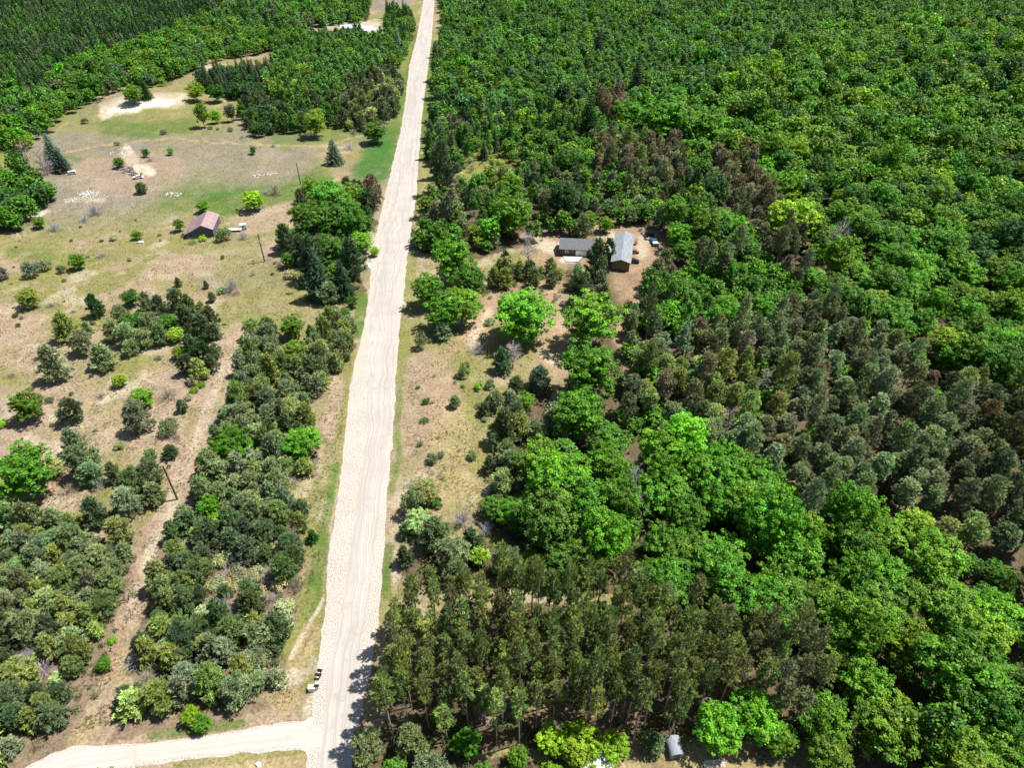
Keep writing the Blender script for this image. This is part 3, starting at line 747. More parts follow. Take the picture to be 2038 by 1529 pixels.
# ------------------------------------------------------------------ resolve placements
recs = []   # kind, x, y, W, hs, tint, place, label, hand
place = ''
for line in HAND.strip().splitlines():
    if line.startswith('@'): place = line[1:]; continue
    line, _, lab = line.partition('|'); f = line.split()
    px, py, wp = map(float, f[:3]); k = f[3]; hs = float(f[5]) if len(f) > 5 else 1.0
    fn, W0, H0, cr = KIND[k][:4]; zc = 2.0
    for _ in range(5):
        p = P(px, py, zc); dep = proj(p.x, p.y, zc)[2]; W = wp * dep / FPX * .95
        zc = cr * H0 * (W / W0) * hs + float(gz(p.x, p.y))
    recs.append(dict(k=k, x=p.x, y=p.y, W=W, hs=hs, t=f[4], place=place, label=lab or None, hand=1))
def far_ok(X, Y, r, extra=None):
    ax = np.array([q['x'] for q in recs]); ay = np.array([q['y'] for q in recs]); ar = np.array([q['W'] for q in recs]) / 2
    ok = np.ones(len(X), bool)
    for i in range(len(X)):
        d = np.hypot(ax - X[i], ay - Y[i]); ok[i] = not np.any(d < (ar * .72 + r[i] * .45))
    return ok
CLEAR = [([(475, 650), (458, 720), (425, 800), (392, 880), (362, 950), (337, 1012), (308, 1066), (290, 1117), (290, 1142), (266, 1212), (250, 1242), (226, 1300), (212, 1370), (178, 1450)], 2.6),
 ([(1245, 560), (1242, 610)], 3.0), ([(940, 640), (985, 590), (1100, 590)], 3.0), ([(1080, 490), (1100, 500)], 3.0), ([(1110, 600), (1100, 700)], 2.5)]
zone_world = [[at(a, b, z_[1]) for a, b in z_[5]] for z_ in Z]
passes = [(z_, 1.0) for z_ in Z] + [(z_, .66) for z_ in Z if z_[6] >= .93 and 'plantation' not in z_[0]]
for (pl, zc, sp_, mix, wr, poly, dens), fs in passes:
    wp = [at(a, b, zc) for a, b in poly]; sp_ = sp_ * (fs ** .5); wr = (wr[0] * fs, wr[1] * fs)
    xs = [p[0] for p in wp]; ys = [p[1] for p in wp]
    x0, x1, y0, y1 = max(min(xs), -700), min(max(xs), 900), max(min(ys), -20), min(max(ys), 1000)
    gx, gy = np.meshgrid(np.arange(x0, x1, sp_), np.arange(y0, y1, sp_ * .9))
    if 'junction plantation' in pl: jit = .55
    else: jit = 1.0; gx = gx + (np.arange(gx.shape[0])[:, None] % 2) * sp_ / 2
    X = (gx + rng.uniform(-.42, .42, gx.shape) * sp_ * jit).ravel(); Y = (gy + rng.uniform(-.42, .42, gy.shape) * sp_ * jit).ravel()
    m = inpoly(X, Y, wp) & (rng.random(X.shape) < dens); X = X[m]; Y = Y[m]
    ppx, ppy, dd = proj(X, Y, 6.0); m = (ppx > -260) & (ppx < 2300) & (ppy > -60) & (ppy < 1720); X = X[m]; Y = Y[m]
    Wd = rng.uniform(wr[0], wr[1], len(X))
    m = grade(X, Y) * 7 > Wd * .32; X, Y, Wd = X[m], Y[m], Wd[m]
    for cl, hw in CLEAR:
        if not len(X): break
        m = seg_dist(X, Y, [at(*p) for p in cl]) > hw + Wd * .34; X, Y, Wd = X[m], Y[m], Wd[m]
    if not len(X): continue
    ok = far_ok(X, Y, Wd / 2 * (1.0 if fs == 1 else 1.5)); X, Y, Wd = X[ok], Y[ok], Wd[ok]
    ws = np.array([q[2] for q in mix], float); cs = np.cumsum(ws / ws.sum())
    # neighbouring trees tend to be of one kind
    pick = np.clip(fbm(X, Y, 26, 21, 2) * 1.9 - .45, 0, 1) * .55 + rng.random(len(X)) * .45
    order = np.argsort(np.argsort(pick)) / max(1, len(pick))
    for i in range(len(X)):
        j = int(np.searchsorted(cs, order[i] * .9999)); k, t = mix[j][:2]; W = Wd[i]
        if k in ('tpine', 'rpine', 'spruce') and W > 6: W = 6 * rng.uniform(.8, 1)
        if k in ('shrub', 'bare'): W = min(W, 4.5)
        if k == 'pine': W = min(W, 6.5)
        hs = math.exp(rng.normal(0, .17)) * (1.0 if k != 'broad' else .92) * (.8 if k == 'spruce' and t == 'DK' else 1)
        if k in ('tpine', 'rpine'): hs *= KIND[k][1] / W * .98
        if k == 'pine': W *= 1.1
        if k == 'aspen': hs *= KIND[k][1] / W * 1.0
        recs.append(dict(k=k, x=float(X[i]), y=float(Y[i]), W=float(W), hs=hs, t=t, place=pl, label=None, hand=0))
for q in recs:
    q['z'] = float(gz(q['x'], q['y'])); H0 = KIND[q['k']][2]; W0 = KIND[q['k']][1]; q['H'] = H0 * q['W'] / W0 * q['hs']
    px, py, dep = proj(q['x'], q['y'], q['z'] + q['H'] * .6); q['px'], q['py'] = px, py; q['ap'] = q['W'] / dep * FPX
    q['seen'] = (-q['ap'] * .4 < px < 2038 + q['ap'] * .4) and (-q['ap'] * .3 < py < 1529 + q['ap'] * .5)
    b = np.array(TINT[q['t']]); v = math.exp(rng.normal(0, .19))
    q['col'] = np.clip(b * v * np.exp(rng.normal(0, [.08, .05, .12])), 0, .9); q['rz'] = float(rng.uniform(0, 6.283)); q['v'] = int(rng.integers(0, 1000))
# ------------------------------------------------------------------ ground sheet with its own colours (grass, sand, leaf litter)
C_ = {'field': (.225, .190, .095), 'pink': (.29, .215, .155), 'pale': (.40, .34, .26), 'sand': (.52, .43, .33), 'green': (.085, .135, .028), 'lush': (.045, .125, .025), 'olive': (.17, .17, .055),
      'floor': (.095, .072, .045), 'litter': (.30, .205, .135), 'grey': (.185, .160, .135), 'tan': (.30, .235, .12), 'white': (.60, .57, .52), 'brown': (.17, .12, .075), 'lime': (.20, .22, .05)}
# strokes: colour, half width px, softness px, strength, points(px) ; one point = blob
ST = [
 ('olive', 130, 60, .55, [(60, 230), (180, 240), (300, 235), (420, 270)]), ('grey', 60, 30, .8, [(110, 275), (230, 258)]), ('grey', 70, 40, .7, [(300, 320), (560, 320)]), ('olive', 30, 30, .8, [(60, 225), (240, 235), (420, 240)]),
 ('green', 14, 12, .8, [(210, 250), (300, 262), (380, 250)]), ('green', 20, 16, .7, [(560, 275), (640, 262), (720, 262)]), ('lush', 34, 22, .9, [(745, 330), (762, 285)]), ('lush', 18, 16, .8, [(718, 342), (780, 265)]),
 ('green', 22, 16, .85, [(430, 408), (560, 390), (640, 350)]), ('green', 34, 20, .6, [(330, 385), (470, 395), (560, 400)]), ('lush', 8, 7, .7, [(395, 395), (480, 378)]), ('green', 30, 26, .5, [(340, 400), (260, 420)]),
 ('grey', 60, 36, .8, [(90, 400), (260, 370)]), ('pink', 40, 30, .6, [(180, 350), (330, 345)]), ('olive', 30, 26, .5, [(60, 460), (300, 430)]), ('olive', 22, 22, .5, [(0, 480), (130, 495)]), ('green', 14, 14, .5, [(20, 500), (90, 500)]),
 ('pink', 24, 18, .7, [(330, 520), (560, 515)]), ('pale', 7, 8, .8, [(500, 425), (600, 405)]), ('pink', 26, 14, .8, [(490, 440), (590, 425)]), ('pink', 14, 10, .7, [(300, 530), (460, 505), (560, 500)]), ('pale', 4, 4, .5, [(380, 508), (480, 498)]),
 ('olive', 24, 18, .5, [(360, 487), (500, 490)]), ('olive', 40, 26, .6, [(470, 540), (560, 560), (600, 600)]), ('olive', 30, 22, .5, [(470, 620), (580, 610)]), ('pink', 50, 40, .55, [(20, 660), (60, 700), (170, 760)]),
 ('sand', 9, 8, .95, [(205, 228), (245, 218), (300, 208), (352, 205)]), ('pale', 14, 10, .9, [(215, 222), (290, 205), (360, 200)]), ('white', 3.5, 4, .85, [(215, 225), (290, 216), (345, 207)]), ('pale', 7, 6, .85, [(205, 192), (250, 172)]), ('pink', 10, 8, .8, [(195, 198), (260, 172)]),
 ('litter', 7, 6, .6, [(270, 195), (350, 197)]), ('pale', 12, 8, .85, [(400, 130), (440, 122)]), ('pink', 8, 7, .7, [(500, 105), (560, 108)]), ('olive', 16, 12, .8, [(395, 115), (470, 108)]), ('pale', 10, 8, .9, [(600, 46), (660, 44), (700, 36)]), ('pale', 10, 8, .9, [(700, 50), (770, 55)]), ('white', 4, 3, .8, [(715, 56), (745, 58)]), ('grey', 14, 8, .9, [(740, 4), (810, 4)]),
 ('tan', 1.6, 1.4, .9, [(130, 303), (215, 283), (290, 278), (400, 282), (560, 288), (650, 287), (720, 268), (800, 234)]), ('pale', 1.6, 1.5, .7, [(0, 332), (40, 322)]), ('tan', 1.5, 1.5, .6, [(70, 280), (140, 240)]), ('pale', 2.2, 2, .8, [(745, 252), (800, 234)]),
 ('pale', 12, 8, .9, [(250, 300), (262, 318)]), ('sand', 9, 8, .9, [(270, 335), (300, 340)]), ('sand', 5, 5, .8, [(250, 290), (258, 300)]), ('pale', 5, 5, .9, [(55, 427), (95, 415)]), ('white', 3, 3, .6, [(62, 426), (84, 420)]), ('pale', 4, 4, .6, [(130, 397), (205, 392)]),
 ('green', 8, 8, .6, [(330, 383), (370, 383)]), ('green', 6, 6, .6, [(120, 310), (160, 315)]),
 ('pink', 60, 50, .6, [(60, 860), (220, 850), (330, 800)]), ('pale', 7, 8, .8, [(195, 800), (235, 780), (270, 770)]), ('pale', 16, 14, .6, [(60, 880), (110, 900)]), ('pale', 8, 8, .6, [(100, 830), (160, 845)]), ('pale', 10, 9, .6, [(100, 1010), (140, 990)]), ('pale', 7, 7, .6, [(250, 705), (330, 690)]), ('pink', 14, 14, .7, [(180, 650), (190, 700)]),
 ('pink', 24, 12, .95, [(470, 660), (455, 720), (422, 800), (390, 880), (360, 960), (335, 1015), (306, 1066), (290, 1117), (290, 1142), (266, 1212), (250, 1242), (226, 1300), (212, 1370), (178, 1450)]), ('pale', 12, 14, .5, [(455, 720), (390, 880), (335, 1015), (290, 1130), (266, 1212)]), ('litter', 10, 8, .5, [(455, 680), (440, 740)]), ('pale', 5, 5, .6, [(445, 735), (400, 820), (385, 880)]), ('olive', 5, 4, .6, [(445, 760), (425, 820)]), ('pale', 8, 9, .6, [(350, 1000), (290, 1130)]), ('litter', 12, 10, .5, [(240, 1250), (215, 1340)]), ('tan', 10, 10, .7, [(240, 1290), (230, 1360)]),
 ('pink', 30, 18, .7, [(280, 910), (380, 930)]), ('litter', 12, 12, .5, [(110, 960), (100, 985)]),
 # verges of the main road
 ('green', 8, 6, .9, [(835, 60), (815, 150), (800, 205)]), ('green', 16, 10, .9, [(812, 100), (795, 200), (780, 260)]), ('olive', 12, 8, .8, [(808, 95), (800, 130)]), ('olive', 8, 6, .8, [(828, 15), (820, 60)]), ('green', 12, 8, .9, [(860, 90), (845, 260)]), ('green', 10, 7, .9, [(848, 265), (838, 350), (832, 420)]), ('pale', 2, 2, .7, [(838, 302), (846, 300)]), ('tan', 8, 7, .7, [(842, 330), (832, 470)]),
 ('green', 13, 8, .95, [(722, 590), (712, 660)]), ('olive', 9, 6, .9, [(692, 700), (682, 800), (668, 880)]), ('pink', 16, 9, .9, [(668, 770), (655, 860)]), ('green', 10, 6, .95, [(664, 930), (655, 1010), (640, 1080)]), ('green', 16, 9, .95, [(638, 1090), (625, 1170), (612, 1215)]), ('olive', 16, 12, .8, [(640, 960), (600, 1100)]), ('olive', 14, 9, .85, [(612, 1180), (580, 1290)]),
 ('tan', 20, 10, .9, [(618, 1260), (590, 1330), (560, 1400)]), ('brown', 4, 5, .6, [(630, 1240), (600, 1300)]), ('pale', 14, 9, .85, [(582, 1345), (560, 1365), (600, 1345)]), ('pale', 4, 4, .9, [(640, 1195), (608, 1255), (580, 1310)]), ('pale', 10, 8, .8, [(625, 1385), (610, 1420)]), ('tan', 8, 8, .8, [(585, 1390), (560, 1420)]),
 ('pale', 10, 7, .9, [(745, 485), (748, 500)]), ('white', 5, 4, .9, [(722, 525), (748, 528)]), ('pale', 12, 7, .9, [(733, 470), (728, 505), (712, 528)]), ('white', 4, 4, .95, [(790, 600), (812, 605)]), ('white', 3, 3, .8, [(826, 235), (812, 240)]),
 ('olive', 14, 9, .85, [(815, 510), (812, 590)]), ('olive', 12, 8, .85, [(806, 640), (800, 760)]), ('green', 7, 6, .7, [(796, 780), (792, 880), (783, 980)]), ('olive', 14, 9, .7, [(830, 640), (850, 690)]), ('pink', 40, 26, .75, [(850, 740), (880, 800), (840, 880)]), ('litter', 16, 14, .8, [(900, 700), (950, 650), (975, 610)]), ('litter', 20, 14, .9, [(1000, 570), (960, 640), (930, 690)]), ('sand', 6, 6, .5, [(985, 530), (970, 560)]),
 ('tan', 50, 34, .7, [(900, 860), (950, 900), (900, 960)]), ('litter', 14, 14, .7, [(900, 760), (860, 800), (850, 860)]), ('olive', 18, 16, .7, [(920, 700), (960, 760), (940, 830)]), ('sand', 10, 10, .5, [(975, 615), (935, 680)]), ('olive', 30, 24, .6, [(980, 820), (960, 940)]), ('green', 10, 6, .9, [(775, 1090), (768, 1180)]), ('pale', 8, 7, .6, [(790, 1100), (790, 1150)]), ('litter', 16, 14, .5, [(870, 990), (880, 1020)]), ('olive', 16, 14, .7, [(960, 1040), (1000, 1090)]),
 # around the buildings and clearings
 ('litter', 46, 26, .9, [(1080, 490), (1200, 480), (1290, 500), (1265, 560)]), ('pale', 14, 9, .9, [(1075, 485), (1100, 492)]), ('pale', 10, 8, .8, [(1195, 465), (1215, 468)]), ('pale', 12, 10, .7, [(1280, 475), (1275, 500)]), ('white', 5, 3, .9, [(1122, 515), (1145, 515)]), ('sand', 10, 9, .6, [(1085, 575), (1130, 605), (1110, 660)]), ('litter', 40, 26, .9, [(1000, 580), (1100, 590), (1120, 650), (1100, 720)]), ('litter', 22, 16, .9, [(1240, 640), (1245, 720)]), ('sand', 9, 9, .6, [(1080, 700), (1100, 720)]),
 ('lime', 60, 34, .8, [(960, 320), (1040, 320)]), ('litter', 16, 12, .6, [(870, 375), (980, 380)]), ('sand', 16, 14, .7, [(1560, 940), (1590, 970)]), ('litter', 40, 30, .8, [(1560, 960), (1600, 1030)]), ('lime', 40, 26, .7, [(1380, 840), (1540, 900)]),
 ('tan', 46, 18, .9, [(1240, 1510), (1400, 1520), (1600, 1520)]), ('litter', 40, 24, .7, [(980, 1400), (1240, 1420)]), ('pink', 26, 18, .8, [(1990, 1370), (2020, 1440)]), ('tan', 30, 18, .8, [(440, 1520), (600, 1510)]), ('green', 9, 8, .8, [(300, 1465), (400, 1452), (480, 1440)]), ('olive', 9, 8, .7, [(350, 1525), (520, 1505), (600, 1495)]), ('tan', 20, 14, .7, [(180, 1440), (150, 1480)]),
]
def axis_px(a, b, st, lo, hi):
    core = np.arange(a, b, st); s = st; L = [core[0]]; 
    while L[-1] > lo: s *= 1.3; L.append(L[-1] - s)
    s = st; H_ = [core[-1]]
    while H_[-1] < hi: s *= 1.3; H_.append(H_[-1] + s)
    return np.array(L[::-1] + list(core[1:-1]) + H_)
cols = axis_px(-260, 2300, 4.0, -14000, 15000)
rows_y = [P(CX, py).y for py in np.arange(1600, -120, -3.2)]
y = rows_y[-1]; s = y - rows_y[-2]
while y < 4200: s *= 1.25; y += s; rows_y.append(y)
pre = []; y = rows_y[0]; s = .6
while y > -500: s *= 1.3; y -= s; pre.append(y)
rows_y = np.array(pre[::-1] + rows_y)
depg = np.maximum(rows_y * cp + CAM_H * sp, 100.0)
GX = (cols[None, :] - CX) / FPX * depg[:, None]; GY = np.repeat(rows_y[:, None], len(cols), 1)
nr, nc = GX.shape; X = GX.ravel(); Y = GY.ravel(); ZG = gz(X, Y)
PX, PY, _d = proj(X, np.maximum(Y, -40), 0.0)
# irregular edges: wobble the lookup position by a few pixels
wob = 5.0
PXw = PX + (fbm(X, Y, 7, 31, 3) - .5) * wob * 3; PYw = PY + (fbm(X, Y, 7, 41, 3) - .5) * wob * 2
col = np.ones((len(X), 3)) * np.array(C_['field'])
def mixc(col, c, a): return col * (1 - a[:, None]) + np.array(c) * a[:, None]
n1 = fbm(X, Y, 30, 51); n2 = fbm(X, Y, 13, 61); n3 = fbm(X, Y, 5, 71, 3)
col = mixc(col, C_['olive'], np.clip((n1 - .47) * 9, 0, 1) * .75)
low = np.clip((PY - 560) / 200, 0, 1) * (PX < 620); col = mixc(col, C_['pink'], np.clip((n2 - .5 + .12 * low) * 6, 0, 1) * (.7 + .2 * low)); n4 = fbm(X, Y, 8, 101, 4); col = mixc(col, C_['pale'], np.clip((n4 - .60) * 9, 0, 1) * .5); col = mixc(col, C_['olive'], np.clip((.40 - n4) * 9, 0, 1) * .6)
col = mixc(col, C_['grey'], np.clip((.42 - n1) * 6, 0, 1) * .5)
inside = (PX > -700) & (PX < 2700) & (PY > -250) & (PY < 1800)
fl = np.zeros(len(X)); fl[(PX > 1130) & (PY < 900)] = 1; fl[PX > 1250] = 1; fl[PY < -20] = 1; fl[(~inside)] = 1
for zi, wp in enumerate(zone_world):
    if Z[zi][1] == 0: continue
    m = inpoly(X + (n3 - .5) * 6, Y + (n2 - .5) * 6, wp); fl[m] = 1
fcol = np.array(C_['floor']) * (0.75 + .5 * n3[:, None]); a = fl * .92
col = col * (1 - a[:, None]) + fcol * a[:, None]
left_pines = (PX < 700) & (PY > 560); col = mixc(col, C_['pink'], (left_pines & (fl > 0)).astype(float) * .45)
for cn, hw, soft, al, pts in ST:
    if len(pts) == 1: pts = [pts[0], pts[0]]
    x0 = min(p[0] for p in pts) - hw - soft; x1 = max(p[0] for p in pts) + hw + soft; y0 = min(p[1] for p in pts) - hw - soft; y1 = max(p[1] for p in pts) + hw + soft
    idx = np.where((PXw > x0) & (PXw < x1) & (PYw > y0) & (PYw < y1))[0]
    if not len(idx): continue
    d = seg_dist(PXw[idx], PYw[idx] * 1.0, pts)
    a = np.clip((hw + soft * .5 - d) / soft, 0, 1); a = a * a * (3 - 2 * a) * al * np.clip(.55 + (n3[idx] - .2) * 1.1, 0, 1)
    col[idx] = mixc(col[idx], C_[cn], a)
col *= (0.82 + .36 * fbm(X, Y, 2.2, 81, 2))[:, None]
me = bpy.data.meshes.new('ground'); me.vertices.add(len(X)); me.vertices.foreach_set('co', np.stack([X, Y, ZG], 1).astype(np.float32).ravel())
i = np.arange(nr - 1)[:, None] * nc + np.arange(nc - 1)[None, :]; Fq = np.stack([i, i + 1, i + nc + 1, i + nc], -1).reshape(-1, 4).astype(np.int32); nf = len(Fq)
me.loops.add(nf * 4); me.loops.foreach_set('vertex_index', Fq.ravel()); me.polygons.add(nf); me.polygons.foreach_set('loop_start', np.arange(0, nf * 4, 4, dtype=np.int32))
at_ = me.attributes.new('soil', 'FLOAT_COLOR', 'POINT'); cc = np.ones((len(X), 4), np.float32); cc[:, :3] = col; at_.data.foreach_set('color', cc.ravel())
me.update(calc_edges=True)
m, n, b = newmat('soil_and_dry_grass'); N = n.nodes; L = n.links
A = N.new('ShaderNodeAttribute'); A.attribute_name = 'soil'; tc = N.new('ShaderNodeTexCoord')
def nz(scale, det=3, rough=.6):
    t = N.new('ShaderNodeTexNoise'); t.inputs['Scale'].default_value = scale; t.inputs['Detail'].default_value = det; t.inputs['Roughness'].default_value = rough; L.new(tc.outputs['Object'], t.inputs['Vector']); return t
t1 = nz(1.6, 5, .75); r1 = N.new('ShaderNodeMapRange'); L.new(t1.outputs[0], r1.inputs[0]); r1.inputs[1].default_value = .3; r1.inputs[2].default_value = .7; r1.inputs[3].default_value = .5; r1.inputs[4].default_value = 1.5
mx = N.new('ShaderNodeVectorMath'); mx.operation = 'SCALE'; L.new(A.outputs['Color'], mx.inputs[0]); L.new(r1.outputs[0], mx.inputs['Scale'])
t2 = nz(.9, 4, .7); r2 = N.new('ShaderNodeMapRange'); L.new(t2.outputs[0], r2.inputs[0]); r2.inputs[1].default_value = .56; r2.inputs[2].default_value = .68
mg = N.new('ShaderNodeMix'); mg.data_type = 'RGBA'; mg.blend_type = 'MULTIPLY'; mg.inputs[7].default_value = (.62, .80, .50, 1); L.new(r2.outputs[0], mg.inputs[0]); L.new(mx.outputs[0], mg.inputs[6])
t3 = nz(3.1, 3, .7); r3 = N.new('ShaderNodeMapRange'); L.new(t3.outputs[0], r3.inputs[0]); r3.inputs[1].default_value = .62; r3.inputs[2].default_value = .72
ml = N.new('ShaderNodeMix'); ml.data_type = 'RGBA'; ml.blend_type = 'MULTIPLY'; ml.inputs[7].default_value = (1.5, 1.45, 1.4, 1); L.new(r3.outputs[0], ml.inputs[0]); L.new(mg.outputs[2], ml.inputs[6])
L.new(ml.outputs[2], b.inputs['Base Color']); b.inputs['Roughness'].default_value = .95; b.inputs['Specular IOR Level'].default_value = .1
bp = N.new('ShaderNodeBump'); bp.inputs['Strength'].default_value = .9; bp.inputs['Distance'].default_value = .25; L.new(t1.outputs[0], bp.inputs['Height']); L.new(bp.outputs[0], b.inputs['Normal'])
me.materials.append(m); tag(link('ground', me), kind='structure')

# ------------------------------------------------------------------ roads
def strip(name, Lp, Rp, z, mat, seg=1.0, jit=.0, nx=8, us=None):
    """Lp,Rp world polylines with equal vertex count"""
    Lp = np.array(Lp); Rp = np.array(Rp); C0 = (Lp + Rp) / 2
    d = np.r_[0, np.cumsum(np.hypot(*np.diff(C0, axis=0).T))]; T = np.arange(0, d[-1], seg)
    f = lambda Q: np.stack([np.interp(T, d, Q[:, 0]), np.interp(T, d, Q[:, 1])], 1)
    def smooth(Q):
        k = np.ones(9) / 9; Qp = np.pad(Q, ((4, 4), (0, 0)), 'edge'); return np.stack([np.convolve(Qp[:, i], k, 'valid') for i in (0, 1)], 1)
    A_ = smooth(f(Lp)); B_ = smooth(f(Rp)); jn = lambda o: (fbm(T, T * 0 + o, 3.2, 5 + o, 3) - .5)[:, None] * jit * 2
    dirv = unit(B_ - A_); A_ = A_ + dirv * jn(3); B_ = B_ + dirv * jn(8)
    n = len(T); u = np.linspace(0, 1, nx + 1); V = A_[:, None] * (1 - u)[None, :, None] + B_[:, None] * u[None, :, None]
    V = np.concatenate([V, np.full((n, nx + 1, 1), z)], 2); V[:, :, 2] += .05 * np.sin(np.pi * u)[None, :]
    me = bpy.data.meshes.new(name); i = np.arange(n - 1)[:, None] * (nx + 1) + np.arange(nx)[None, :]
    Fq = np.stack([i, i + 1, i + nx + 2, i + nx + 1], -1).reshape(-1, 4)
    me.from_pydata([tuple(v) for v in V.reshape(-1, 3)], [], [tuple(map(int, q)) for q in Fq])
    uv = me.uv_layers.new(name='UVMap'); U = np.tile(u, n); W_ = np.repeat(T, nx + 1); li = np.empty(len(me.loops), np.int32); me.loops.foreach_get('vertex_index', li)
    uv.data.foreach_set('uv', np.stack([U[li], W_[li] / 8], 1).astype(np.float32).ravel())
    if me.polygons[0].normal.z < 0: me.flip_normals()
    me.materials.append(mat); me.update(); return tag(link(name, me), kind='structure')
def gravel_mat(name, c1, c2, c3, tracks):
    m, n, b = newmat(name); N = n.nodes; L = n.links; tc = N.new('ShaderNodeTexCoord')
    def nz(scale, det, lo, hi, src=None, rough=.65):
        t = N.new('ShaderNodeTexNoise'); t.inputs['Scale'].default_value = scale; t.inputs['Detail'].default_value = det; t.inputs['Roughness'].default_value = rough; L.new(src or tc.outputs['Object'], t.inputs['Vector'])
        r = N.new('ShaderNodeMapRange'); r.inputs[1].default_value = lo; r.inputs[2].default_value = hi; L.new(t.outputs[0], r.inputs[0]); return r
    def mixn(f, a, bcol, blend='MIX'):
        x = N.new('ShaderNodeMix'); x.data_type = 'RGBA'; x.blend_type = blend; L.new(f, x.inputs[0])
        if isinstance(a, tuple): x.inputs[6].default_value = (*a, 1)
        else: L.new(a, x.inputs[6])
        x.inputs[7].default_value = (*bcol, 1); return x.outputs[2]
    c = mixn(nz(.12, 3, .35, .65).outputs[0], c1, c2)
    if tracks:
        wn = N.new('ShaderNodeTexNoise'); wn.inputs['Scale'].default_value = .09; wn.inputs['Detail'].default_value = 3; L.new(tc.outputs['Object'], wn.inputs['Vector'])
        wv = N.new('ShaderNodeVectorMath'); wv.operation = 'MULTIPLY_ADD'; wv.inputs[1].default_value = (.5, 0, 0); L.new(wn.outputs['Color'], wv.inputs[0]); L.new(tc.outputs['UV'], wv.inputs[2])
        mp = N.new('ShaderNodeMapping'); mp.inputs['Scale'].default_value = (6, .05, 1); L.new(wv.outputs[0], mp.inputs[0])
        c = mixn(nz(1.6, 3, .42, .66, mp.outputs[0]).outputs[0], c, tracks)
        mp2 = N.new('ShaderNodeMapping'); mp2.inputs['Scale'].default_value = (16, .12, 1); L.new(wv.outputs[0], mp2.inputs[0])
        c = mixn(nz(1.6, 2, .55, .75, mp2.outputs[0]).outputs[0], c, c3)
        c = mixn(nz(6, 3, .6, .8).outputs[0], c, tuple(q * .65 for q in c2)); c = mixn(nz(.28, 5, .56, .66, None, .8).outputs[0], c, tuple(q * .88 for q in c1))
    else:
        c = mixn(nz(5, 5, .46, .56, None, .85).outputs[0], c, c3)
    L.new(c, b.inputs['Base Color']); b.inputs['Roughness'].default_value = .95; b.inputs['Specular IOR Level'].default_value = .1
    t = N.new('ShaderNodeTexNoise'); t.inputs['Scale'].default_value = 3; t.inputs['Detail'].default_value = 4; L.new(tc.outputs['Object'], t.inputs['Vector'])
    bp = N.new('ShaderNodeBump'); bp.inputs['Strength'].default_value = .4; bp.inputs['Distance'].default_value = .08; L.new(t.outputs[0], bp.inputs['Height']); L.new(bp.outputs[0], b.inputs['Normal'])
    return m
GR_ROAD = gravel_mat('packed_gravel', (.36, .33, .298), (.41, .38, .35), (.50, .48, .455), (.315, .285, .258))
GR_SHO = gravel_mat('loose_gravel', (.22, .18, .135), (.28, .235, .18), (.56, .54, .51), None)
GR_SIDE = gravel_mat('pale_gravel', (.42, .39, .345), (.46, .43, .395), (.52, .50, .47), (.36, .325, .29))
strip('gravel_shoulder', [at(c, py) for py, a, b2, c, d in ROADROWS], [at(d, py) for py, a, b2, c, d in ROADROWS], -.020, GR_SHO, .7, .55, 8)
strip('side_road_shoulder', [at(px, a - 5) for px, a, b2 in SIDE], [at(px, b2 + 6) for px, a, b2 in SIDE], -.030, GR_SHO, .7, .5, 6)
strip('side_road', [at(px, a + 1) for px, a, b2 in SIDE], [at(px, b2 - 1) for px, a, b2 in SIDE], -.008, GR_SIDE, .7, .3, 6)
strip('gravel_road', [at(a, py) for py, a, b2, c, d in ROADROWS], [at(b2, py) for py, a, b2, c, d in ROADROWS], .004, GR_ROAD, .7, .28, 10)
def patch(name, poly, z, mat):
    me = bpy.data.meshes.new(name); p = [at(a, b) for a, b in poly]; Q = []
    for (x1, y1), (x2, y2) in zip(p, p[1:] + p[:1]):
        for k in range(6): t = k / 6; Q.append((x1 + (x2 - x1) * t + rng.uniform(-.15, .15), y1 + (y2 - y1) * t + rng.uniform(-.15, .15), z))
    me.from_pydata(Q, [], [tuple(range(len(Q)))])
    me.update()
    if me.polygons[0].normal.z < 0: me.flip_normals()
    me.materials.append(mat); return tag(link(name, me), kind='structure')
patch('road_junction', [(652, 1375), (644, 1400), (625, 1425), (600, 1438), (560, 1444), (540, 1490), (590, 1488), (606, 1494), (616, 1508), (620, 1540), (640, 1540), (650, 1440)], -.014, GR_SIDE)
# ------------------------------------------------------------------ built things
def mesh_obj(name, V, F, mat, parent=None, bev=0):
    me = bpy.data.meshes.new(name); me.from_pydata([tuple(v) for v in V], [], F); me.update(); bm = bmesh.new(); bm.from_mesh(me); bmesh.ops.recalc_face_normals(bm, faces=bm.faces)
    if bev: bmesh.ops.bevel(bm, geom=bm.edges[:], offset=bev, segments=2, affect='EDGES', profile=.6)
    bm.to_mesh(me); bm.free(); me.materials.append(mat); return link(name, me, parent)
def boxes(name, L_, mat, parent=None, bev=0):
    """L_: list of (x0,x1,y0,y1,z0,z1)"""
    V = []; F = []
    for x0, x1, y0, y1, z0, z1 in L_:
        k = len(V); V += [(x0, y0, z0), (x1, y0, z0), (x1, y1, z0), (x0, y1, z0), (x0, y0, z1), (x1, y0, z1), (x1, y1, z1), (x0, y1, z1)]
        F += [(k, k + 3, k + 2, k + 1), (k + 4, k + 5, k + 6, k + 7), (k, k + 1, k + 5, k + 4), (k + 1, k + 2, k + 6, k + 5), (k + 2, k + 3, k + 7, k + 6), (k + 3, k, k + 4, k + 7)]
    return mesh_obj(name, V, F, mat, parent, bev)
def prism(name, prof, y0, y1, mat, parent=None):
    """profile in x,z extruded along y"""
    n = len(prof); V = [(x, y0, z) for x, z in prof] + [(x, y1, z) for x, z in prof]
    F = [tuple(range(n)), tuple(range(2 * n - 1, n - 1, -1))] + [(i, (i + 1) % n, n + (i + 1) % n, n + i) for i in range(n)]
    return mesh_obj(name, V, F, mat, parent)
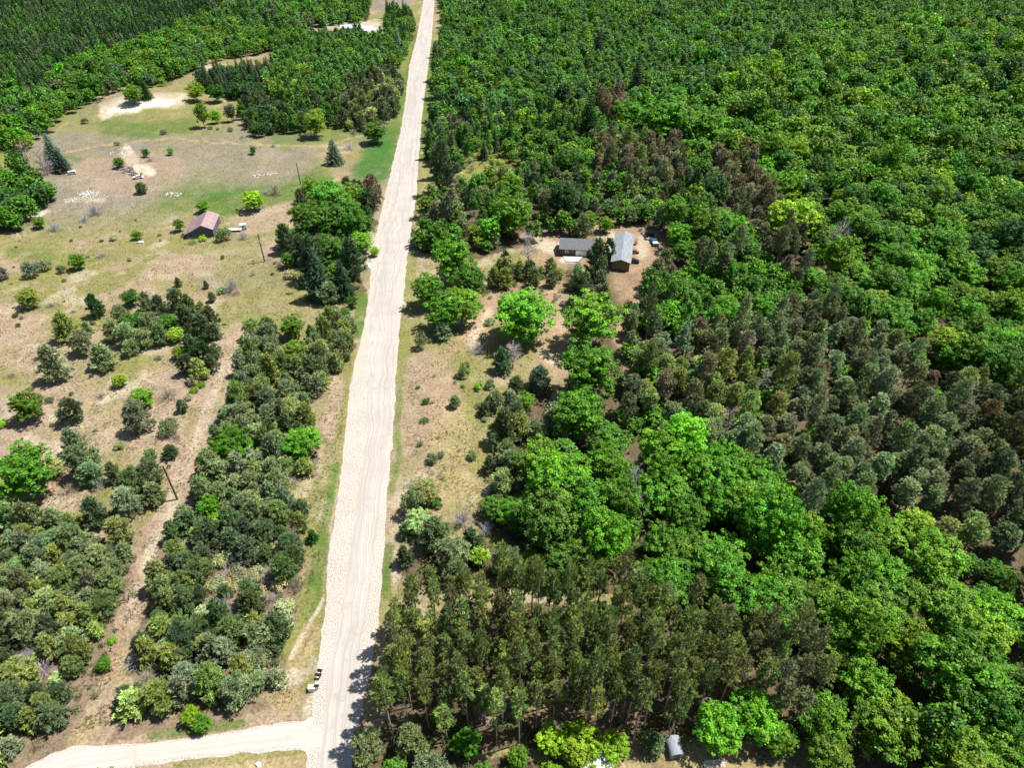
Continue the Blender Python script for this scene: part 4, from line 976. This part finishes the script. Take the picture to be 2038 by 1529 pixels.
def slab_roof(name, pts, y0, y1, th, mat, parent=None):
    """thin roof following the polyline pts (x,z), extruded along y"""
    up = [(x, z + th) for x, z in pts]; return prism(name, pts + up[::-1], y0, y1, mat, parent)
def ribs(name, pts, y0, y1, n, mat, parent):
    V = []; F = []
    for i in range(n):
        y = y0 + (y1 - y0) * (i + .5) / n
        for (xa, za), (xb, zb) in zip(pts[:-1], pts[1:]):
            k = len(V); V += [(xa, y - .03, za), (xb, y - .03, zb), (xb, y + .03, zb), (xa, y + .03, za), (xa, y - .03, za + .06), (xb, y - .03, zb + .06), (xb, y + .03, zb + .06), (xa, y + .03, za + .06)]
            F += [(k, k + 1, k + 5, k + 4), (k + 4, k + 5, k + 6, k + 7), (k + 3, k + 7, k + 6, k + 2)]
    return mesh_obj(name, V, F, mat, parent)
def root(name, px, py, rz, label, cat, group=None, z=None):
    p = P(px, py, 0); zz = float(gz(p.x, p.y)) if z is None else z
    return tag(empty(name, (p.x, p.y, zz), rz), label, cat, group)
FLAT = []
# barn
t = root('barn', 405, 469, R(9), 'old barn with faded red metal roof and dark weathered board walls on the left field', 'barn')
prism('wall', [(-6.6, -.4), (3.9, -.4), (3.9, 3.3), (.2, 5.2), (-3.4, 3.3), (-6.6, 1.9)], 0, 13.5, M['boards'], t)
rp = [(-7.0, 1.85), (-3.5, 3.42), (.2, 5.34), (4.3, 3.28)]
rf = slab_roof('roof', rp, -.5, 14.0, .10, M['rust_roof'], t)
ribs('roof_seam', [(a, b + .10) for a, b in rp], -.4, 13.9, 22, M['rust_roof'], rf)
boxes('door', [(-1.2, 1.6, -.07, -.003, 0, 2.6)], M['boards'], t); boxes('window', [(-5.4, -4.4, -.06, -.003, .7, 1.5)], M['glass'], t)
boxes('loose_board', [(4.3, 4.4, 12.2, 12.35, 0, 3.4), (5.3, 5.4, 12.6, 12.75, 0, 3.0), (4.3, 5.4, 12.4, 12.5, 2.9, 3.05)], M['boards'], t)
# flatbed trailer + box by the barn
t = root('flatbed_trailer', 466, 456, R(6), 'white flatbed trailer parked right of the old barn', 'trailer')
boxes('deck', [(-2.9, 2.9, -1.0, 1.0, .7, .85)], M['white'], t); boxes('hitch', [(2.9, 4.2, -.08, .08, .6, .7)], M['grey_metal'], t)
def wheel(parent, x, y, r=.36, w_=.22, name='wheel'):
    bm = bmesh.new(); bmesh.ops.create_cone(bm, cap_ends=True, segments=16, radius1=r, radius2=r, depth=w_); me = bpy.data.meshes.new(name)
    bmesh.ops.rotate(bm, verts=bm.verts, matrix=Matrix.Rotation(R(90), 3, 'X')); bmesh.ops.translate(bm, verts=bm.verts, vec=(x, y, r)); bm.to_mesh(me); bm.free(); me.materials.append(M['tyre']); return link(name, me, parent)
for y_ in (-1.05, 1.05): wheel(t, -.6, y_); wheel(t, .3, y_)
t = root('camper_box', 484, 452, R(20), 'small tan and white camper box at the end of the flatbed trailer', 'camper')
boxes('body', [(-1.3, 1.3, -1.0, 1.0, .45, 2.2)], M['concrete'], t, .12); boxes('window', [(-.5, .5, -1.04, -1.003, 1.2, 1.7)], M['glass'], t)
for y_ in (-.95, .95): wheel(t, 0, y_, .34)
# garage
p = P(1146, 509); t = tag(empty('garage', (p.x, p.y, float(gz(p.x, p.y))), R(-6)), 'garage with dark grey shingle roof and brown walls in the clearing', 'garage')
hw, dp = 6.0, 8.4
boxes('wall', [(-hw, hw, 0, dp, -.5, 2.9)], M['brown_siding'], t)
V = [(-hw, 0, 2.9), (hw, 0, 2.9), (hw, dp, 2.9), (-hw, dp, 2.9), (-hw, dp * .55, 5.0), (hw, dp * .55, 5.0)]
def xprism(name, prof, x0, x1, mat, parent):   # profile in y,z extruded along x
    n = len(prof); V = [(x0, y, z) for y, z in prof] + [(x1, y, z) for y, z in prof]
    F = [tuple(range(n)), tuple(range(2 * n - 1, n - 1, -1))] + [(i, (i + 1) % n, n + (i + 1) % n, n + i) for i in range(n)]
    return mesh_obj(name, V, F, mat, parent)
xprism('gable', [(.02, 2.902), (dp - .02, 2.902), (dp * .55, 4.75)], -hw + .02, hw - .02, M['brown_siding'], t)
rp = [(-.55, 2.72), (dp * .55, 4.85), (dp + .5, 2.8)]
xprism('roof', rp + [(y, z + .12) for y, z in rp[::-1]], -hw - .4, hw + .4, M['shingle'], t)
boxes('garage_door', [(-.1, 3.9, -.08, -.003, 0, 2.35)], M['white'], t)
wn = boxes('window', [(-4.0, -3.1, -.05, -.003, 1.1, 2.1)], M['glass'], t)
boxes('frame', [(-4.15, -4.0, -.09, -.002, .95, 2.25), (-3.1, -2.95, -.09, -.002, .95, 2.25), (-4.0, -3.1, -.09, -.002, 2.1, 2.25)], M['white'], wn)
patch('concrete_apron', [(1120, 511), (1160, 511), (1150, 521), (1126, 520)], float(gz(p.x, p.y)) + .25, M['concrete'])
# long house
p = P(1234, 537); t = tag(empty('long_house', (p.x, p.y, float(gz(p.x, p.y))), R(-11)), 'long narrow house with blue-grey metal roof beside the garage', 'house')
Lh = 23.0; hw = 3.2; eh = 3.7
boxes('wall', [(-hw, hw, 0, Lh, -.5, eh)], M['green_siding'], t); prism('gable', [(-hw + .02, eh + .002), (hw - .02, eh + .002), (0, eh + .95)], .02, Lh - .02, M['green_siding'], t)
rp = [(-hw - .45, eh - .15), (0, eh + 1.08), (hw + .45, eh - .15)]
rf = slab_roof('roof', rp, -.4, Lh + .4, .10, M['blue_metal'], t); ribs('roof_seam', [(a, b + .10) for a, b in rp], -.3, Lh + .3, 44, M['blue_metal'], rf)
boxes('skirting', [(-hw - .03, hw + .03, -.04, -.002, -.4, .6)], M['brown_siding'], t)
for y_ in (3, 7, 14, 18, 21): boxes('window', [(hw + .002, hw + .06, y_, y_ + 1.3, 1.2, 2.2)], M['glass'], t)
boxes('door', [(hw + .002, hw + .07, 10.6, 11.6, .3, 2.3)], M['white'], t); boxes('porch', [(-hw - 3.2, -hw - .01, 9.5, 16, 2.3, 2.42), (-hw - 3.2, -hw - 3.05, 9.5, 9.65, -.3, 2.3), (-hw - 3.2, -hw - 3.05, 15.85, 16, -.3, 2.3)], M['concrete'], t)
# cars
def car(px, py, rz, mat, label, group=None, L_=4.4, W_=1.8, pickup=False, name='parked_car', bed=None):
    t = root(name, px, py, rz, label, 'car', group); h = W_ / 2
    lower = [(-L_ / 2, .35), (-L_ / 2 + .05, .85), (-L_ / 2 + .9, .98), (L_ / 2 - .7, .98), (L_ / 2, .8), (L_ / 2, .35)]
    bd = xz_prism('body', [(x, z) for x, z in lower], -h, h, mat, t)
    if pickup: cb = [(-L_ * .12, .98), (-L_ * .04, 1.6), (L_ * .12, 1.62), (L_ * .16, .98)]
    else: cb = [(-L_ * .26, .98), (-L_ * .13, 1.42), (L_ * .22, 1.45), (L_ * .36, .98)]
    xz_prism('window', cb, -h + .12, h - .12, M['glass'], t); rx0, rx1 = cb[1][0], cb[2][0]
    boxes('car_roof', [(rx0, rx1, -h + .16, h - .16, cb[2][1] + .002, cb[2][1] + .06)], mat, t, .02)
    if bed: boxes('load_bed', [(L_ * .17, L_ / 2 - .05, -h + .05, h - .05, .985, 1.25)], bed, t)
    for x_ in (-L_ * .3, L_ * .3):
        for y_ in (-h, h): wheel(t, x_, y_, .33, .2)
    for y_ in (-h + .3, h - .3): boxes('headlight', [(-L_ / 2 - .02, -L_ / 2 + .04, y_ - .18, y_ + .18, .62, .78)], M['white'], t)
    return t
def xz_prism(name, prof, y0, y1, mat, parent): return prism(name, prof, y0, y1, mat, parent)
car(1260.5, 521, R(175), M['black_paint'], 'black car parked at the front right corner of the long house')
car(1261, 504, R(180), M['red_paint'], 'faded reddish car parked behind the black car beside the long house', L_=4.0)
car(1301, 484, R(-84), M['blue_paint'], 'blue pickup truck with a pale load bed at the yard edge', L_=6.2, W_=2.1, pickup=True, name='pickup_truck', bed=M['pale_blue'])
car(1291, 471, R(10), M['black_paint'], 'dark car half under the trees left of the blue pickup', L_=3.8)
def lawn(px, py, label): 
    t = root('garden_tractor', px, py, R(60), label, 'tractor'); boxes('body', [(-.9, .6, -.3, .3, .35, .8)], M['red_paint'], t, .06); boxes('seat', [(.2, .6, -.25, .25, .802, 1.1)], M['tyre'], t)
    for x_ in (-.6, .5):
        for y_ in (-.4, .4): wheel(t, x_, y_, .28, .18)
lawn(1264, 487, 'small reddish garden tractor on the dirt beside the long house')
t = root('camper_van', 145, 347, R(25), 'white van parked under the blue-green spruce at the left of the field', 'van'); t.scale = (.7, .7, .8)
boxes('body', [(-2.3, 2.3, -.95, .95, .45, 2.1)], M['white'], t, .2); boxes('window', [(-1.9, 1.9, -.975, -.952, 1.15, 1.75)], M['glass'], t)
for x_ in (-1.4, 1.4):
    for y_ in (-.9, .9): wheel(t, x_, y_)
car(275, 353, R(14), M['white'], 'white car left in front of the scrap pile by the sandy mounds', L_=4.6)
car(7, 292, R(5), M['white'], 'white vehicle at the left edge above the grey thicket', L_=5.2, W_=2.2)
car(717, 40, R(10), M['white'], 'tiny white car parked under the far trees by the far house')
# scrap pile pieces
def heap(name, label, cat, spots, mat, s=(.3, .9), seed=1):
    g = np.random.default_rng(seed); V = []; F = []
    x0, y0 = at(*spots[0][:2]); z0 = float(gz(x0, y0))
    for (px, py, n, rad) in spots:
        cx, cy = at(px, py)
        for _ in range(n):
            x = cx + g.normal() * rad; y = cy + g.normal() * rad; z = float(gz(x, y)); a, b, c = g.uniform(*s), g.uniform(*s) * .7, g.uniform(*s) * .5; an = g.uniform(0, 3.14); ca, sa = math.cos(an), math.sin(an)
            zz = z + abs(g.normal()) * rad * .10 - .05; k = len(V)
            for dz in (0, 1):
                for ux, uy in ((-1, -1), (1, -1), (1, 1), (-1, 1)):
                    jx, jy, jz = g.uniform(.7, 1.2), g.uniform(.7, 1.2), g.uniform(.8, 1.2)
                    X_ = ux * a / 2 * jx * (1 - .3 * dz); Y_ = uy * b / 2 * jy * (1 - .3 * dz); V.append((x + X_ * ca - Y_ * sa - x0, y + X_ * sa + Y_ * ca - y0, zz + dz * c * jz - z0))
            F += [(k, k + 3, k + 2, k + 1), (k + 4, k + 5, k + 6, k + 7), (k, k + 1, k + 5, k + 4), (k + 1, k + 2, k + 6, k + 5), (k + 2, k + 3, k + 7, k + 6), (k + 3, k, k + 4, k + 7)]
    o = mesh_obj(name, V, F, mat); o.location = (x0, y0, z0); tag(o, label, cat, kind='stuff'); return o
heap('scrap_pile', 'line of dark rusty scrap below the sandy mounds', 'scrap pile', [(240, 336, 34, 1.2), (256, 340, 30, 1.2), (268, 346, 22, 1.0), (230, 328, 16, .9)], M['junk'], (.5, 1.5), 1)
heap('rubble_heap', 'round heap of white rubble on the upper left field', 'rubble', [(174, 384, 170, 1.9), (190, 390, 40, 1.8), (160, 392, 20, 2.2), (136, 397, 26, 1.4)], M['stone'], (.25, .8), 2)
heap('stone_row', 'short row of pale stones on the field left of the utility pole', 'stones', [(508, 350, 14, .8), (520, 348, 14, .9), (534, 348, 16, .9), (546, 346, 12, .8)], M['stone'], (.3, .9), 3)
heap('white_debris', 'scattered white debris in the green grass above the barn', 'debris', [(332, 383, 10, 1.0), (342, 380, 10, 1.0), (352, 384, 12, 1.2), (360, 380, 6, 1.2)], M['stone'], (.3, 1.0), 4)
heap('boulder_group', 'loose pale boulders at the dug sandy mounds', 'boulders', [(243, 305, 14, 1.1), (251, 300, 12, 1.0), (222, 303, 5, .7)], M['stone'], (.4, 1.0), 5)
t = root('tarp_bundle', 280, 480, R(15), 'white and dark tarp bundle beside the small tree on the field', 'tarp')
boxes('cover', [(-.9, .9, -.5, .5, 0, .6)], M['white'], t, .15); boxes('sheet', [(-1.9, -.95, -.4, .5, 0, .25)], M['junk'], t, .05)
t = root('utility_box', 431, 738, R(10), 'small white utility box at the right edge of the pine thicket', 'box'); boxes('cabinet', [(-.5, .5, -.35, .35, -.1, 1.1)], M['white'], t, .05); boxes('door', [(-.4, .4, -.38, -.352, .15, .95)], M['grey_metal'], t)
# poles
def pole(px, py, H, label, arm=True):
    t = root('utility_pole', px, py, R(12), label, 'utility pole', 'wooden utility poles on the left'); tubes_obj = link('pole', tubes([((0, 0, -.3), (0, 0, H), .24, .17)], 'pole', M['wood_pole'], 10), t)
    if arm:
        boxes('crossarm', [(-1.2, 1.2, -.19, -.08, H - 1.0, H - .85)], M['wood_pole'], t)
        for x_ in (-1.05, 0, 1.05): link('insulator', tubes([((x_, -.13, H - .848), (x_, -.13, H - .55), .06, .04)], 'insulator', M['concrete'], 8), t)
    return t
t = pole(526.5, 520, 11, 'wooden utility pole with a grey transformer right of the barn'); link('transformer', tubes([((.0, -.42, 7.7), (0, -.42, 8.7), .25, .25)], 'transformer', M['grey_metal'], 12), t)
pole(354, 996, 11, 'wooden utility pole standing on the dirt track with its shadow beside it')
pole(598, 366, 10, 'slim wooden utility pole at the top left corner of the roadside clump', arm=False)
# mailboxes etc.
def mailbox(px, py, rz, label):
    t = root('mailbox', px, py, rz, label, 'mailbox', 'dark mailboxes beside the junction', z=-.03); boxes('post', [(-.06, .06, -.06, .06, -.2, 1.05)], M['wood_pole'], t)
    prism('box', [(-.24, 1.052), (.24, 1.052), (.24, 1.35), (.14, 1.48), (-.14, 1.48), (-.24, 1.35)], -.42, .42, M['black_paint'], t)
mailbox(638.5, 1342, R(80), 'dark mailbox farthest from the side road, at the main road edge'); mailbox(637, 1351, R(85), 'dark mailbox just nearer than the farthest one at the road edge')
mailbox(632, 1373, R(90), 'dark mailbox touching the pale green bin at the junction')
t = root('rubbish_bin', 622, 1374, R(5), 'pale green rubbish bin beside the mailboxes at the junction', 'bin', z=-.03); boxes('bin_body', [(-.6, .6, -.42, .42, 0, 1.1)], M['green_plastic'], t, .06); boxes('lid', [(-.64, .64, -.46, .46, 1.102, 1.2)], M['green_plastic'], t, .03)
# shed and roofs at the bottom
t = root('grey_shed', 1346, 1511, R(6), 'small grey shed with a hooped metal roof at the bottom edge', 'shed'); t.scale = (.74, .74, .8)
boxes('wall', [(-1.45, 1.45, 0, 3.9, -.2, 1.5)], M['grey_metal'], t); arc = [(1.62 * math.cos(a), 1.4 + 1.0 * math.sin(a)) for a in np.linspace(0, math.pi, 13)]
prism('gable', [(x * .89, z + .1 if z < 1.41 else z - .05) for x, z in arc], .02, 3.88, M['grey_metal'], t); slab_roof('roof', arc, -.2, 4.1, .07, M['grey_metal'], t); boxes('door', [(-.6, .6, -.06, -.003, 0, 1.45)], M['shingle'], t)
t = root('white_roofed_building', 1190, 1547, R(8), 'building with a plain white roof cut by the bottom edge', 'building')
boxes('wall', [(-2.6, 2.6, 0, 5.0, -.2, 2.3)], M['concrete'], t); slab_roof('roof', [(-2.9, 2.25), (0, 2.9), (2.9, 2.25)], -.3, 5.3, .1, M['white'], t); boxes('door', [(-.5, .5, -.06, -.003, 0, 2)], M['brown_siding'], t)
t = root('lumber_pile', 1422, 1524, R(3), 'pile of bleached planks lying at the bottom edge', 'lumber')
boxes('plank', [(-1.9, 1.8, -.4 + i * .28, -.2 + i * .28, 0, .12) for i in range(4)] + [(-1.7, 1.5, -.3 + i * .3, -.08 + i * .3, .121, .24) for i in range(3)] + [(-1.6, 1.9, .5, .75, .0, .3)], M['lumber'], t)
o = mesh_obj('boulder', *(lambda g: ([(math.cos(a) * .6 * (1 - .35 * k) * g.uniform(.8, 1.15), math.sin(a) * .5 * (1 - .35 * k) * g.uniform(.8, 1.15), k * .42) for k in (0, 1) for a in np.linspace(0, 5.5, 8)], [tuple(range(8, 16))] + [(i, (i + 1) % 8, 8 + (i + 1) % 8, 8 + i) for i in range(8)]))(np.random.default_rng(3)), M['stone'], None, .06)
p = P(514, 1523); o.location = (p.x, p.y, float(gz(p.x, p.y))); tag(o, 'single white boulder on the dry grass inside the junction corner', 'boulder')
car(2024, 1384, R(60), M['white'], 'white car partly hidden by trees at the right edge', L_=3.8)
# far house
t = root('far_house', 700, 62, R(4), 'low house with a pale teal roof near the far end of the road', 'house')
boxes('wall', [(-9, 9, 0, 8, -.5, 2.8)], M['concrete'], t); xprism('gable', [(.02, 2.802), (7.98, 2.802), (4, 4.3)], -8.98, 8.98, M['concrete'], t); rp = [(-.6, 2.62), (4, 4.45), (8.6, 2.62)]
xprism('roof', rp + [(y, z + .12) for y, z in rp[::-1]], -9.5, 9.5, M['teal_metal'], t); boxes('door', [(2, 3, -.06, -.003, 0, 2.1)], M['white'], t)
for x_ in (-6, -2.5, 5.5): boxes('window', [(x_, x_ + 1.5, -.06, -.003, 1, 2.1)], M['glass'], t)
patch('concrete_pad', [(722, 52), (742, 52), (742, 63), (722, 62)], float(gz(*at(732, 58))) + .35, M['white'])
t = root('hunting_blind', 529, 101, R(10), 'small dark hunting blind with a white top behind the middle wood', 'blind'); boxes('cabin', [(-1.0, 1.0, -1.0, 1.0, .9, 3.2)], M['boards'], t); boxes('roof', [(-1.2, 1.2, -1.2, 1.2, 3.202, 3.35)], M['white'], t)
boxes('leg', [(-1, -.85, -1, -.85, -.3, .9)], M['wood_pole'], t); boxes('leg', [(.85, 1, -1, -.85, -.3, .9)], M['wood_pole'], t); boxes('window', [(-.6, .6, -1.05, -1.003, 2.2, 2.7)], M['glass'], t)
# ------------------------------------------------------------------ trees and shrubs: individuals
NOUN = {'broad': 'broadleaf tree', 'aspen': 'slender leafy tree', 'pine': 'bushy pine', 'tpine': 'tall pine', 'rpine': 'bare-trunked plantation pine', 'spruce': 'spruce', 'shrub': 'leafy shrub', 'bare': 'leafless twiggy shrub', 'dead': 'leafless dead tree'}
GNAME = {'broad': 'broadleaf trees', 'aspen': 'slender leafy trees', 'pine': 'bushy pines', 'tpine': 'tall pines', 'rpine': 'plantation pines', 'spruce': 'spruces', 'shrub': 'leafy shrubs', 'bare': 'leafless shrubs', 'dead': 'dead trees'}
by = {}
for q in recs: by.setdefault(q['k'], []).append(q)
single = []; mass = {}
for k, L_ in by.items():
    L_.sort(key=lambda q: (-(q['seen'] * 1), -q['hand'], -q['ap'])); n = 0
    for q in L_:
        if q['seen'] and n < 298: single.append(q); n += 1
        else: mass.setdefault(k, []).append(q)
# labels: hand written, or by size + look + part of the stand, ranked from left to right where a few share it
SHORT = {}
stands = {}
for q in single: stands.setdefault(q['place'], []).append(q)
for pl, L_ in stands.items():
    xs = np.array([q['px'] for q in L_]); ys = np.array([q['py'] for q in L_]); n = len(L_)
    rx = np.argsort(np.argsort(xs)) / max(1, n); ry = np.argsort(np.argsort(ys)) / max(1, n)
    for i, q in enumerate(L_):
        a_ = ['back', 'mid-back', 'mid-front', 'front'][int(ry[i] * 4)] if n > 40 else (['back', 'front'][int(ry[i] * 2)] if n > 12 else '')
        b_ = ['left', 'centre-left', 'centre-right', 'right'][int(rx[i] * 4)] if n > 40 else (['left', 'right'][int(rx[i] * 2)] if n > 12 else '')
        if n > 130:
            a_ = ['rearmost', 'rear', 'mid-rear', 'middle', 'mid-front', 'near', 'frontmost'][int(ry[i] * 7)]; b_ = ['far-left', 'left', 'centre-left', 'centre-right', 'right', 'far-right'][int(rx[i] * 6)]
        q['cell'] = ('%s %s part' % (a_, b_)) if a_ else ''
groups = {}
W_MED = {k: float(np.median([q['W'] for q in single if q['k'] == k] or [1])) for k in KIND}
for q in single:
    if q['label']: continue
    sz = 'large' if q['W'] > W_MED[q['k']] * 1.08 else ('small' if q['W'] < W_MED[q['k']] * .92 else 'medium')
    pl = q['place']
    ht = '' if abs(math.log(q['hs'])) < .07 or q['k'] in ('tpine', 'rpine', 'aspen') or not q['cell'] else ('tall ' if q['hs'] > 1 else 'squat ')
    base = '%s%s %s %s %s' % (ht if len((sz + CNAME[q['t']] + ' ' + NOUN[q['k']] + ' ' + q['cell'] + ' ' + pl).split()) < 13 else '', sz, CNAME[q['t']], NOUN[q['k']], (q['cell'] + ', ' if q['cell'] else '') + pl)
    q['base'] = base; groups.setdefault(base, []).append(q)
ORD = ['leftmost', 'second-from-left', 'third-from-left', 'fourth-from-left', 'fifth-from-left', 'sixth-from-left', 'seventh-from-left', 'eighth-from-left']
for base, L_ in groups.items():
    n = len(L_); L_.sort(key=lambda q: q['px'])
    for i, q in enumerate(L_):
        if n == 1: lab = base
        elif n <= 8 and len(base.split()) <= 15: lab = '%s %s' % (ORD[i] if i < n - 1 else 'rightmost', base)
        else: lab = base
        q['label'] = ' '.join(lab.split()[:16]); q['group'] = base if n > 1 else None
lab_seen = {}
for q in single:
    k = q['k']; W0, H0 = KIND[k][1], KIND[k][2]; pr = PROTO[k][q['v'] % len(PROTO[k])]; s = q['W'] / W0; nm = KIND[k][6]
    g = q.get('group') or '%s %s' % (GNAME[k], q['place'])
    if pr[3] is None:
        o = link(nm, pr[2]); o.location = (q['x'], q['y'], q['z'] - .03); o.rotation_euler = (0, 0, q['rz']); o.scale = (s, s, s * q['hs']); o.color = (*q['col'], 1)
        tag(o, q['label'], 'shrub', g)
    else:
        t = empty(nm, (q['x'], q['y'], q['z']), q['rz'], (s, s, s * q['hs'])); tag(t, q['label'], 'tree', g)
        c = link('crown', pr[2], t); c.color = (*q['col'], 1); link('trunk', pr[3], t)
# ------------------------------------------------------------------ the rest of each kind as one mass
MN = {'broad': ('broadleaf_woods', 'mass of leafy broadleaf trees filling the farther forest', 'woods'), 'aspen': ('aspen_woods', 'mass of fine-leaved slender trees in the far forest', 'woods'), 'pine': ('pine_thicket', 'remaining bushy pines massed in the thickets', 'thicket'),
 'tpine': ('pine_woods', 'mass of tall dark pines filling the pine stands', 'woods'), 'rpine': ('plantation_woods', 'rest of the dense pine plantation', 'woods'), 'spruce': ('spruce_woods', 'mass of narrow dark conifers in the far woods', 'woods'), 'shrub': ('shrub_thicket', 'mass of low leafy brush', 'brush'), 'bare': ('bare_thicket', 'mass of leafless brush', 'brush'), 'dead': ('dead_woods', 'mass of dead trees', 'woods')}
print('SINGLES', {k: sum(1 for q in single if q['k'] == k) for k in KIND}, 'MASS', {k: len(v) for k, v in mass.items()})
gm = np.random.default_rng(55)
for k, L_ in mass.items():
    VV = []; TT = []; W0 = KIND[k][1]
    for q in L_:
        pr = PROTO[k][q['v'] % len(PROTO[k])]; Q, Tn = pr[0], pr[1]; ap = q['ap'] if q['seen'] else 8
        if not q['seen'] and len(L_) > 600 and q['py'] < 0: pass
        keep = int(min(len(Q), max(420, 42 * ap * (1.0 if k in ('broad', 'aspen') else 1.3)))); idx = gm.choice(len(Q), keep, replace=False); V = Q[idx]
        grow = (len(Q) / keep) ** .5 * .92 if keep < len(Q) else 1.0; grow = min(grow, 3.2); c = V.mean(1, keepdims=True); V = c + (V - c) * grow
        s = q['W'] / W0; ca, sa = math.cos(q['rz']), math.sin(q['rz']); X_ = V[..., 0] * s; Y_ = V[..., 1] * s
        VV.append(np.stack([X_ * ca - Y_ * sa + q['x'], X_ * sa + Y_ * ca + q['y'], V[..., 2] * s * q['hs'] + q['z']], -1).astype(np.float32)); TT.append((Tn[idx] * q['col']).astype(np.float32))
    VV = np.concatenate(VV); TT = np.concatenate(TT); print(k, 'mass quads', len(VV))
    o = link(MN[k][0], quad_mesh(MN[k][0], VV, TT, M[KIND[k][4]])); o.color = (1, 1, 1, 1); tag(o, MN[k][1], MN[k][2], kind='stuff')
# ------------------------------------------------------------------ grass tufts and understorey
g = np.random.default_rng(77); n = 60000
px = g.uniform(-100, 2138, n * 2); py = 1600 - 1500 * g.random(n * 2) ** 1.1
sc = (-(py - CY) / FPX) * cp - sp; ok = sc < 0
tx = (px - CX) / FPX; dyv = -(py - CY) / FPX; tt = -CAM_H / (-sp + dyv * cp); X = tx * tt; Y = (cp + dyv * sp) * tt
m = (grade(X, Y) > .12) & (px < 1080) & (fbm(X, Y, 4, 91, 3) > .50); X = X[m][:n]; Y = Y[m][:n]; Zt = gz(X, Y); n = len(X)
Q = []; T_ = []
for j in range(5):
    C = np.stack([X + g.normal(0, .12, n), Y + g.normal(0, .12, n), Zt - .02], 1); d = unit(np.stack([g.normal(0, .5, n), g.normal(0, .5, n), np.ones(n)], 1))
    Q.append(blades(C, d, g.uniform(.08, .26, n), .085, g, 'needle', d)); p = fbm(X, Y, 14, 95, 2)[:, None]
    T_.append((np.array([.20, .175, .075]) * (1 - p) + np.array([.10, .13, .035]) * p) * np.exp(g.normal(0, .25, n))[:, None])
o = link('dry_grass', quad_mesh('dry_grass', np.concatenate(Q), np.concatenate(T_), M['needle'])); o.color = (1, 1, 1, 1); tag(o, 'dry grass tufts over the open fields', 'grass', kind='stuff')
# low understorey in the woods
XX = []; YY = []
for i, z_ in enumerate(Z):
    if i > 24 and 'belt' not in z_[0] and 'thicket' not in z_[0]: continue
    wp = zone_world[i]; xs = [p[0] for p in wp]; ys = [p[1] for p in wp]; x0, x1, y0, y1 = max(min(xs), -200), min(max(xs), 330), max(min(ys), 30), min(max(ys), 420)
    if x1 <= x0 or y1 <= y0: continue
    k = int((x1 - x0) * (y1 - y0) * .10); a = g.uniform(x0, x1, k); b_ = g.uniform(y0, y1, k); mm = inpoly(a, b_, wp) & (grade(a, b_) > .5); XX.append(a[mm]); YY.append(b_[mm])
XX = np.concatenate(XX)[:16000]; YY = np.concatenate(YY)[:16000]; ZZ = gz(XX, YY); VV = []; TT = []
for i in range(len(XX)):
    Q0, T0 = PROTO['shrub'][i % 5][:2]; idx = g.choice(len(Q0), 60, replace=False); V = Q0[idx]; c = V.mean(1, keepdims=True); V = c + (V - c) * 2.6; s = g.uniform(.3, .8)
    VV.append((V * s + [XX[i], YY[i], ZZ[i]]).astype(np.float32)); cc = np.array([(.07, .13, .025), (.12, .17, .03), (.14, .13, .06), (.05, .10, .025)][g.integers(4)]); TT.append((T0[idx] * cc).astype(np.float32))
o = link('undergrowth', quad_mesh('undergrowth', np.concatenate(VV), np.concatenate(TT), M['leaf'])); o.color = (1, 1, 1, 1); tag(o, 'low leafy undergrowth on the forest floor', 'undergrowth', kind='stuff')
